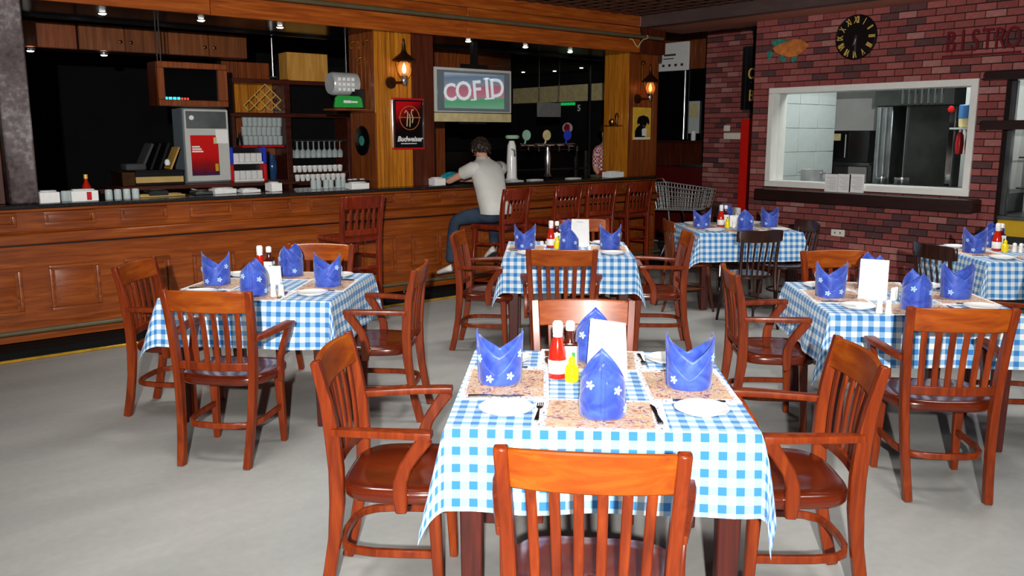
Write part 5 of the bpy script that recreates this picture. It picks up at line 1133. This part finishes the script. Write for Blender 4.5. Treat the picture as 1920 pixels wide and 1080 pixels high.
# the barman, almost hidden by the right column
b0 = ony(1136, 250, 8.75); bm_ = thing('person', 'person in a red and white checked shirt half hidden by the right column', 'person', (b0.x, 8.75, 0)); hz = b0.z
K = dict(pelvis=((0, 0, hz-.68), (.14, .11)), waist=((0, 0, hz-.52), (.13, .10)), chest=((0, 0, hz-.32), (.15, .11)), upper=((0, 0, hz-.21), (.10, .08)), neck=((0, -.01, hz-.13), (.05, .05)), skull=((0, -.02, hz-.04), (.068, .08)), crown=((0, -.015, hz+.05), (.075, .088)))
for s, n in ((-1, 'l'), (1, 'r')):
    K[n+'sh'] = ((s*.18, 0, hz-.24), (.06, .06)); K[n+'elb'] = ((s*.22, -.02, hz-.50), (.042, .042)); K[n+'wri'] = ((s*.20, -.20, hz-.66), (.028, .026)); K[n+'hip'] = ((s*.09, 0, hz-.76), (.09, .09)); K[n+'knee'] = ((s*.10, 0, hz-1.16), (.06, .06)); K[n+'ank'] = ((s*.10, .02, .10), (.04, .04)); K[n+'toe'] = ((s*.11, -.14, .05), (.045, .035))
Eb = chain('pelvis', 'waist', 'chest', 'upper', 'neck', 'skull', 'crown')
for n in 'lr': Eb += chain('upper', n+'sh', n+'elb', n+'wri') + chain('pelvis', n+'hip', n+'knee', n+'ank', n+'toe')
Jb = dict(K); E2 = list(Eb); hand_joints(Jb, E2, 'l', 'lwri', (.1, -1, -.3), None); hand_joints(Jb, E2, 'r', 'rwri', (-.1, -1, -.3), None)
skin('body', Jb, E2, M['skin'], bm_, 'pelvis')
sj = {k: (K[k][0], tuple(r*1.12 for r in K[k][1])) for k in ('pelvis', 'waist', 'chest', 'upper', 'lsh', 'rsh', 'lelb', 'relb')}
skin('checked_shirt', sj, chain('pelvis', 'waist', 'chest', 'upper') + chain('upper', 'lsh', 'lelb') + chain('upper', 'rsh', 'relb'), M['plaid'], bm_, 'pelvis')
tj = {k: (K[k][0], tuple(r*1.12 for r in K[k][1])) for k in ('pelvis', 'lhip', 'lknee', 'lank', 'rhip', 'rknee', 'rank')}
skin('trousers', tj, chain('pelvis', 'lhip', 'lknee', 'lank') + chain('pelvis', 'rhip', 'rknee', 'rank'), M['rubber'], bm_, 'pelvis')
h2 = Vector((0, -.02, hz+.01))
MB().grid(lambda u, v: h2 + Vector((math.sin(math.pi*(.02+.5*v))*math.cos(2*math.pi*u)*.092, math.sin(math.pi*(.02+.5*v))*math.sin(2*math.pi*u)*.106 + .012, math.cos(math.pi*(.02+.5*v))*.115 + .02)), 28, 10, cu=True).build('hair', M['hair'], bm_)
for s in (-1, 1):
    MB().lathe([(.0, -.006), (.014, -.006), (.017, 0), (.012, .006), (.0, .005)], 10, tuple(h2 + Vector((s*.078, .0, -.02))), 'x', caps=False).build('ear', M['skin'], bm_)
    MB().lathe([(.0, -.009), (.007, -.006), (.009, 0), (.007, .006), (.0, .009)], 10, tuple(h2 + Vector((s*.030, -.078, .0))), caps=False).build('eye', M['porcelain'], bm_)
MB().tube([h2 + Vector((0, -.078, .005)), h2 + Vector((0, -.104, -.025)), h2 + Vector((0, -.082, -.034))], [.008, .013, .008], 8).build('nose', M['skin'], bm_)
MB().tube([h2 + Vector((-.024, -.074, -.060)), h2 + Vector((0, -.084, -.058)), h2 + Vector((.024, -.074, -.060))], [.003, .006, .003], 6).build('mouth', plain('lips_b', C(176,100,90), .5), bm_)

# ================================================================== brick wall things
XW = 8.986
ck = thing('wall_clock', 'round black wall clock with gold roman numerals on the brick wall', 'clock', (XW, 4.986, 2.705)); R = .232
MB().lathe([(.0, 0), (R, 0), (R+.004, -.01), (R, -.022), (R-.012, -.026), (R-.018, -.018), (.0, -.018)], 48, axis='x', caps=False).build('clock_face', M['black'], ck, angle=30)
MB().tube([(-.020, (R-.004)*math.cos(2*math.pi*k/48), (R-.004)*math.sin(2*math.pi*k/48)) for k in range(48)], .006, 8, closed=True).build('rim', plain('dark_bezel', C(40,36,30), .15, metal=.8), ck)
for k, nm in enumerate(('XII', 'I', 'II', 'III', 'IIII', 'V', 'VI', 'VII', 'VIII', 'IX', 'X', 'XI')):
    a = math.radians(30*k); o = obj('numeral', text_mesh(nm, .105, .002, M['gold'], bold=.0008, spacing=.85), ck, (-.021, -.178*math.sin(a), .178*math.cos(a)))
    o.rotation_euler = (Matrix.Rotation(a, 3, 'X') @ Matrix(((0, 0, -1), (-1, 0, 0), (0, 1, 0)))).to_euler(); o.scale = (.55, 1, 1)
MB().box(-.024, -.021, -.007, .007, -.15, .02).build('minute_hand', M['brushed'], ck); MB().box(-.027, -.024, -.009, .009, -.09, .02, Matrix.Rotation(.25, 4, 'X')).build('hour_hand', M['brushed'], ck); MB().lathe([(.0, -.030), (.012, -.030), (.012, -.02), (.0, -.02)], 12, axis='x', caps=False).build('hub', M['brass'], ck)
# fish plaque
def wpoly(pts, X, t, mb=None):
    mb = mb or MB(); q = [onx(a, b, X) for a, b in pts]; return mb.prism([(p.y, p.z) for p in q], -t, 0, Matrix.Translation((X, 0, 0)) @ Matrix(((0, 0, 1, 0), (1, 0, 0, 0), (0, 1, 0, 0), (0, 0, 0, 1))))
fs_ = thing('fish_plaque', 'orange and green painted fish plaque on the brick wall left of the clock', 'plaque')
wpoly([(1450, 91), (1456, 86), (1470, 80), (1490, 73), (1504, 74), (1518, 84), (1508, 95), (1496, 105), (1480, 108), (1464, 103), (1455, 98)], 8.982, .02).build('fish_body', M['copper'], fs_, bevel=.004)
wpoly([(1448, 80), (1452, 75), (1462, 73), (1472, 74), (1478, 76), (1470, 81), (1458, 86), (1451, 88)], 8.978, .016).build('back_fin', M['verdigris'], fs_, bevel=.003)
wpoly([(1439, 97), (1447, 95), (1452, 101), (1447, 106), (1443, 116), (1440, 108)], 8.978, .016).build('tail_fin', M['verdigris'], fs_, bevel=.003)
wpoly([(1460, 106), (1468, 104), (1475, 109), (1472, 116), (1464, 115)], 8.978, .016).build('belly_fin', M['verdigris'], fs_, bevel=.003); wpoly([(1486, 107), (1495, 104), (1494, 112), (1488, 118), (1484, 113)], 8.978, .016).build('belly_fin', M['verdigris'], fs_, bevel=.003)
# BISTRO lettering
a, b = onx(1771, 84, 8.96), onx(1912, 68, 8.96); lw = thing('wall_lettering', 'crimson raised letters spelling BISTRO high on the brick wall', 'lettering', (8.985, 0, 0)); wd = (a.y-b.y); st = wd/6
for k, ch in enumerate('BISTRO'):
    y = a.y - st*(k+.5); o = obj('letter', text_mesh(ch, .29, .012, M['crimson'], bold=.0), lw, (-.014, y, (a.z+b.z)/2)); o.rotation_euler = RXW; o.scale = (.62, 1, 1)
MB().box(-.02, 0, b.y-.02, a.y+.02, a.z-.125, a.z-.105).build('letter_base', M['crimson'], lw, bevel=.003)
# hanging sign, red board, switches on the corner wall
XB = 10.486
x0 = onx(1392, 205, XB); x1 = onx(1416, 90, XB); sg = thing('black_sign', 'tall black sign with gold letters C and B on the corner brick wall', 'sign', (XB, 0, 0)); sy0, sy1, sz0, sz1 = x1.y, onx(1394, 150, XB).y, onx(1400, 206, XB).z, onx(1400, 88, XB).z
MB().box(-.045, 0, sy0, sy1, sz0, sz1).build('sign_board', M['black'], sg, bevel=.004); MB().box(-.05, -.045, (sy0+sy1)/2+.015, (sy0+sy1)/2+.022, sz0, sz1).build('sign_edge', M['darksteel'], sg)
MB().prism([(sy0, sz1), (sy0+.04, sz1+.30), (sy0, sz1+.34)], -.04, 0, Matrix(((0, 0, 1, 0), (1, 0, 0, 0), (0, 1, 0, 0), (0, 0, 0, 1)))).build('sign_bracket', M['black'], sg)
for ch, py in (('C', 139), ('B', 180)):
    p = onx(1409, py, XB-.05); o = obj('letter', text_mesh(ch, .21, .006, M['gold'], bold=.003), sg, (-.052, p.y, p.z)); o.rotation_euler = RXW; o.scale = (.75, 1, 1)
ry0, ry1, rz1 = onx(1416, 300, XB).y, onx(1390, 300, XB).y, onx(1402, 224, XB).z
tag(MB().box(XB-.05, XB, ry0, ry1, .02, rz1).build('red_board', M['red'], bevel=.004), 'bright red upright board on the corner of the brick walls', 'board')
for (px0, py0, px1, py1, nm, lb) in ((1359, 235, 1369, 246, 'light_switch', 'small white switch above the long white box'), (1359, 249, 1391, 261, 'white_trunking', 'long white box on the corner brick wall beside the red board')):
    a, b = onx(px0, py0, XB), onx(px1, py1, XB); tag(MB().box(XB-.025, XB, b.y, a.y, min(a.z, b.z), max(a.z, b.z)).box(XB-.03, XB-.025, (a.y+b.y)/2-.02, (a.y+b.y)/2+.02, (a.z+b.z)/2-.02, (a.z+b.z)/2+.02).build(nm, M['switch'], bevel=.004), lb, 'switch')
a, b = onx(1560, 429, XW), onx(1584, 444, XW); ot = thing('wall_socket', 'white electrical socket low on the brick wall', 'socket'); MB().box(XW-.02, XW, b.y, a.y, b.z, a.z).build('socket_plate', M['switch'], ot, bevel=.004)
for k in (.3, .7): MB().box(XW-.023, XW-.02, b.y+(a.y-b.y)*k-.006, b.y+(a.y-b.y)*k+.006, (a.z+b.z)/2-.01, (a.z+b.z)/2+.01).build('socket_hole', M['rubber'], ot)
mp_ = thing('posted_menus', 'three white printed sheets hung at the bottom of the kitchen window', 'menu')
for k, (pa, pb) in enumerate(((1548, 1570), (1572, 1594), (1594, 1619))):
    a, b = onx(pa, 326, 8.955), onx(pb, 362, 8.955); o = MB().box(8.950, 8.954, b.y, a.y, b.z, a.z).build('sheet', M['paper'], mp_); q = MB(); n = 9
    for j in range(n): zz = a.z - (a.z-b.z)*(.16+.72*j/n); q.box(8.948, 8.9495, b.y+.02, a.y-.02-.02*(j % 3), zz-.004, zz)
    stuff(q.build('print_lines', plain('grey_print', C(170,172,190), .7), o, smooth=False))

# ================================================================== kitchen behind the window
kt = struct(MB().box(9.25, 10.36, 6.05, 6.12, .2, 2.95).build('wall_kitchen_left', M['grout'], smooth=False))
tile = MB().box(-.205, .205, -.006, 0, -.143, .143).mesh('tile', M['tilemat'], bevel=.002)
for i in range(3):
    for j in range(7): obj('tile', tile, kt, (9.46+i*.415, 6.05, 1.03+j*.2905))
kb = struct(MB().box(11.3, 11.4, 2.6, 7.3, 0, 3.1).build('wall_kitchen_back', M['kitchenwall'], smooth=False)); struct(MB().box(9.25, 11.4, 2.5, 6.12, 3.0, 3.05).box(10.75, 11.4, 6.12, 7.3, 3.0, 3.05).build('ceiling_kitchen', M['kitchenwall'], smooth=False)); struct(MB().box(9.25, 11.4, 2.55, 2.6, 0, 3.0).build('wall_kitchen_right', M['kitchenwall'], smooth=False))
lamp('added_kitchen_light', 'AREA', (9.75, 4.9, 2.96), 40.0, (.95, 1, .98), (9.9, 4.9, 0), size=.9)  # unseen lamp added to brighten the kitchen
def kx(px, py, X): return onx(px, py, X)
ct = thing('kitchen_counter', 'dark steel kitchen counter below the window opening', 'counter'); MB().box(9.28, 10.3, 3.5, 5.98, .88, 1.09).build('counter_top', M['darksteel'], ct, bevel=.004); MB().box(9.3, 10.28, 3.52, 5.95, 0, .88).build('counter_body', M['darksteel'], ct)
pot = thing('cooking_pot', 'round steel cooking pot on the kitchen sill', 'pot', (9.55, kx(1522, 330, 9.55).y, 1.091)); MB().lathe([(.0, 0), (.118, 0), (.125, .008), (.125, .165), (.129, .172), (.122, .172), (.118, .165), (.118, .01), (.0, .01)], 28, caps=False).build('pot_body', M['silverplastic'], pot)
for s in (-1, 1): MB().tube([(.03*s-.0, s*.12, .13), (.04, s*.16, .135), (-.04, s*.16, .135), (-.03*s, s*.12, .13)], .006, 6).build('pot_handle', M['steel'], pot)
a, b = kx(1556, 245, 10.85), kx(1627, 305, 10.85); ov = thing('black_oven', 'black counter-top oven on the kitchen wall bracket', 'oven'); MB().box(10.85, 11.28, b.y, a.y, b.z, a.z).build('oven_body', M['black'], ov, bevel=.008)
MB().box(10.84, 10.85, b.y+(a.y-b.y)*.5, a.y-.02, b.z+.05, a.z-.03).build('oven_window', M['screen'], ov); MB().box(10.835, 10.84, a.y-.17, a.y-.03, a.z-.13, a.z-.04).build('oven_lit_panel', M['cream'], ov); MB().tube([(10.82, b.y+(a.y-b.y)*.55, b.z+.06), (10.82, b.y+(a.y-b.y)*.55, a.z-.05)], .014, 8).build('oven_handle', M['brushed'], ov); MB().box(10.8, 11.28, b.y-.05, a.y+.02, b.z-.04, b.z-.002).build('oven_shelf', M['darksteel'], ov); MB().box(10.9, 11.28, b.y-.03, b.y+.02, 1.0, b.z-.04).box(10.9, 11.28, a.y-.06, a.y-.01, 1.0, b.z-.04).build('oven_leg', M['darksteel'], ov); MB().box(10.88, 11.28, b.y-.05, a.y+.02, 0, 1.0).build('oven_cabinet', M['brushed'], ov)
hd_ = thing('extractor_hood', 'dark stainless extractor hood with bar filters in the kitchen', 'hood'); a, b = kx(1640, 190, 10.4), kx(1786, 225, 10.4)
MB().box(10.4, 11.25, b.y, a.y, 2.02, 2.9).build('hood_canopy', M['darksteel'], hd_, bevel=.004); a2, b2 = kx(1692, 190, 10.39), kx(1765, 190, 10.39)
for k in range(7): y = b2.y + (a2.y-b2.y)*k/6; MB().box(10.385, 10.4, y-.01, y+.01, 2.04, 2.28).build('filter_bar', M['brushed'], hd_)
pz = thing('steel_cabinet', 'tall dark stainless cabinet under the extractor hood', 'cabinet'); MB().box(10.6, 11.25, b.y+.03, a.y-.35, 0, 2.02).build('cabinet_body', M['darksteel'], pz, bevel=.004); MB().box(10.585, 10.6, b.y+.05, b.y+.12, .4, 2.0).build('bright_edge', M['chrome'], pz, bevel=.004)
pl_ = thing('steel_pillar', 'polished steel column at the left of the hood', 'pillar'); a3, b3 = kx(1641, 250, 10.45), kx(1672, 250, 10.45); MB().box(10.45, 10.8, b3.y, a3.y, 0, 2.02).build('pillar_panel', M['brushed'], pl_, bevel=.01)
for k in (.35, .7): y = b3.y+(a3.y-b3.y)*k; MB().tube([(10.44, y, 1.1), (10.44, y, 2.0)], .012, 8).build('reflection_tube', M['chrome'], pl_)  # chrome tubes standing in for bright vertical reflections on the column
for k, (px, r) in enumerate(((1652, .07), (1690, .085))): p = kx(px, 345, 10.1); tag(MB().lathe([(.0, 0), (r, 0), (r+.004, .006), (r, .09), (r-.01, .09), (r-.008, .01), (.0, .01)], 18, (10.1, p.y, 1.091), caps=False).build('steel_pan', M['steel']), ['small steel pan on the kitchen counter, left', 'wider steel pan on the kitchen counter, right'][k], 'pan')
yk = kx(1813, 230, 10.2); ws = thing('kitchen_wall_shelf', 'narrow kitchen shelf holding the blue tub', 'shelf'); MB().box(10.05, 10.45, yk.y-.22, yk.y+.12, 1.735, 1.755).build('shelf_board', M['kitchenwall'], ws); struct(MB().box(10.45, 10.5, 3.3, yk.y+.14, 0, 3.0).build('wall_kitchen_pier', M['kitchenwall'], smooth=False))
tubm = thing('blue_tub', 'blue and white plastic tub on the kitchen shelf', 'tub', (10.2, yk.y-.03, 1.756)); MB().lathe([(.0, 0), (.10, 0), (.11, .01), (.115, .10)], 20, caps=False).build('tub_base', M['cream'], tubm); MB().lathe([(.116, .10), (.12, .105), (.12, .24), (.112, .25), (.0, .25)], 20, caps=False).build('tub_lid', M['bluejar'], tubm)
for k, px in enumerate((1796, 1814)):
    p = kx(px, 262, 10.15); t = thing('red_bottle', ['left red squeeze bottle hanging in the kitchen', 'right red squeeze bottle hanging in the kitchen'][k], 'bottle', (10.2, p.y, 1.46)); MB().lathe([(.0, 0), (.035, 0), (.038, .01), (.045, .12), (.036, .21), (.016, .25)], 14, caps=False).build('bottle_body', M['redplastic'], t); MB().lathe([(.018, .245), (.014, .285), (.0, .29)], 12, caps=False).build('cap', M['paper'], t); MB().tube([(.0, 0, .28), (.1, 0, .285), (.25, 0, .285)], .006, 6).build('hook', M['steel'], t)
p = kx(1785, 205, 10.39); tag(MB().lathe([(.0, 0), (.035, 0), (.04, -.015), (.03, -.03), (.0, -.035)], 16, (10.384, p.y, p.z), 'x', caps=False).build('red_button', M['redplastic']), 'round red button on the extractor hood', 'button')

# ================================================================== right edge: ledges and display fridge
for (pa, pb, py0, py1, wh) in ((1845, 1990, 135, 150, 'upper dark wooden ledge at the right end of the brick wall'), (1838, 1990, 226, 243, 'lower dark wooden ledge at the right end of the brick wall')):
    a = onx(pa, py1, 8.80); b = onx(pb, py1, 8.80); zt = onx(pa, py0, 8.80).z; tag(MB().box(8.80, 8.987, 2.4, a.y, a.z, zt).build('wall_ledge', M['ebony'], bevel=.004), wh, 'ledge')
df = thing('display_fridge', 'glass-fronted display fridge with a yellow base at the right edge', 'fridge'); fy1 = onx(1872, 400, 9.15).y
MB().box(9.1, 9.8, 2.3, fy1, 0, .70).build('base_panel', M['darksteel'], df, bevel=.004); MB().box(9.085, 9.1, 2.3, fy1-.02, .70, .86).build('yellow_band', M['yellowpanel'], df, bevel=.004); MB().box(9.1, 9.8, 2.3, fy1-.01, .70, .86).build('band_body', M['darksteel'], df); MB().box(9.07, 9.8, 2.3, fy1, .862, .90).build('top_ledge', M['brushed'], df, bevel=.004)
MB().box(9.12, 9.18, fy1-.07, fy1-.01, .90, 2.19).build('frame_post', M['brushed'], df, bevel=.006); MB().box(9.75, 9.8, 2.3, fy1, .90, 2.19).build('back_wall', M['tilemat'], df)
MB().box(-.004, .004, 2.35, fy1-.10, 0, .85, Matrix.Translation((9.14, 0, .90)) @ Matrix.Rotation(.16, 4, 'Y')).build('slanted_pane', M['pane'], df)
for z in (1.15, 1.45): MB().box(9.3, 9.7, 2.35, fy1-.08, z, z+.015).build('wire_shelf', M['darksteel'], df)
for k in range(3): MB().box(9.2+.02*k, 9.23+.02*k, fy1-.02+.0, fy1+.02, 1.80, 2.19).build('edge_trim', M['brushed'], df, bevel=.003)
MB().box(9.5, 9.74, 2.5, fy1-.25, .91, 1.12).build('tray_mesh', M['brushed'], df, bevel=.006)

# ================================================================== far right recess: wall, sign, glazing, trolley
p0, p1 = onx(1318, 60, 11.45), onx(1215, 60, 11.45); wd_ = struct(MB().box(11.46, 11.5, p0.y-.6, p1.y+.2, 2.72, 3.42).box(11.46, 11.5, p0.y-.6, p1.y+.2, 0, 1.58).build('wall_end_boards', M['boarddark'], smooth=False))
boarded(wd_, 'x', 11.46, p0.y-.2, p1.y+.2, 2.72, 3.42, 14, M['boardred']); boarded(wd_, 'x', 11.46, p0.y-.2, p1.y+.2, .0, 1.58, 14, M['boarddark'])
a, b = onx(1226, 84, 11.43), onx(1292, 131, 11.43); ws2 = thing('white_sign', 'white sign board with small print high in the right recess', 'sign'); MB().box(11.40, 11.44, b.y, a.y, b.z, a.z).build('sign_board', M['paper'], ws2, bevel=.006); q = MB(); cyy = (a.y+b.y)/2
for k in range(4): q.box(11.395, 11.40, b.y+.10+k*.13, b.y+.15+k*.13, b.z+.07, b.z+.11)
q.box(11.395, 11.40, cyy-.12, cyy+.12, b.z+.24, b.z+.27).box(11.395, 11.40, cyy-.08, cyy+.14, b.z+.19, b.z+.205); stuff(q.build('sign_print', M['rubber'], ws2, smooth=False))
w2 = struct(obj('window_2', None)); a, b = onx(1222, 131, 11.44), onx(1320, 264, 11.44); MB().box(11.44, 11.45, b.y-.3, a.y+.2, 1.58, 2.72).build('pane', M['blackgloss'], w2, smooth=False)
p = onx(1283, 200, 11.40); MB().tube([(11.40, p.y, 1.60), (11.40, p.y, 2.70)], .022, 10).build('steel_mullion', M['steel'], w2)
cb = thing('wall_notice', 'pale green notice board right of the steel mullion', 'notice'); a, b = onx(1293, 190, 11.42), onx(1310, 250, 11.42); MB().box(11.41, 11.43, b.y, a.y, b.z, a.z).build('notice_board', M['tilemat'], cb); MB().box(11.405, 11.41, b.y+.02, a.y-.02, (a.z+b.z)/2, a.z-.04).build('notice_sheet', M['cream'], cb)
tag(MB().lathe([(.0, 0), (.035, 0), (.04, .01), (.04, .15), (.0, .16)], 12, (11.36, onx(1300, 255, 11.36).y, 1.582), caps=False).build('white_canister', M['porcelain']), 'white canister at the foot of the recess glazing', 'canister'); tag(MB().box(11.25, 11.46, onx(1322, 262, 11.3).y, onx(1215, 262, 11.3).y, 1.55, 1.58).build('recess_ledge', M['shelfwood'], bevel=.003), 'dark ledge under the recess glazing', 'ledge')
a = onx(1270, 308, 10.9); fz = thing('red_chest', 'dark red cabinet with grey lid behind the trolley', 'cabinet'); MB().box(10.74, 11.4, 8.2, 9.3, 0, 1.18).build('chest_body', plain('dark_red_panel', C(84,14,18), .4), fz, bevel=.006); MB().box(10.73, 11.4, 8.2, 8.75, 1.182, 1.22).build('chest_lid', M['brushed'], fz, bevel=.006)
tr = thing('shopping_trolley', 'wire supermarket trolley parked between bar and brick corner', 'trolley', (9.85, 8.0, 0), 0)
def trolley():
    b0, b1 = [(-.20, .42, .60), (.20, .42, .60), (.20, -.38, .64), (-.20, -.38, .64)], [(-.25, .50, .98), (.25, .50, .98), (.23, -.44, .92), (-.23, -.44, .92)]
    B0, B1 = [Vector(p) for p in b0], [Vector(p) for p in b1]; mb = MB()
    for f in (0, .2, .4, .6, .8, 1):
        q = [u.lerp(v, f) for u, v in zip(B0, B1)]
        for i in range(4): mb.tube([q[i], q[(i+1) % 4]], .0045 if f not in (0, 1) else .009, 5)
    for i in range(4):
        n = 16 if i % 2 else 9
        for k in range(n+1): mb.tube([B0[i].lerp(B0[(i+1) % 4], k/n), B1[i].lerp(B1[(i+1) % 4], k/n)], .0038, 4)
    for k in range(10): mb.tube([B0[0].lerp(B0[3], k/9), B0[1].lerp(B0[2], k/9)], .0035, 4)
    mb.build('wire_basket', M['wire'], tr)
    MB().tube([(-.25, .56, 1.03), (.25, .56, 1.03)], .018, 10).build('handle', M['redplastic'], tr)
    for s in (-1, 1): MB().tube([(s*.25, .56, 1.03), (s*.24, .48, .96), (s*.21, .40, .60), (s*.24, .36, .16), (s*.20, -.34, .16)], .012, 8).build('side_frame', M['wire'], tr); MB().tube([(s*.20, -.34, .16), (s*.20, -.20, .62)], .012, 8).build('front_strut', M['steel'], tr)
    MB().tube([(-.24, .36, .16), (.24, .36, .16)], .010, 8).tube([(-.2, -.34, .16), (.2, -.34, .16)], .010, 8).build('cross_bar', M['steel'], tr)
    for x, y in ((-.24, .36), (.24, .36), (-.2, -.34), (.2, -.34)): MB().lathe([(.0, -.014), (.05, -.014), (.055, 0), (.05, .014), (.0, .014)], 14, (x, y, .055), 'x', caps=False).box(x-.018, x+.018, y-.006, y+.006, .05, .16).build('wheel', M['rubber'], tr)
trolley()
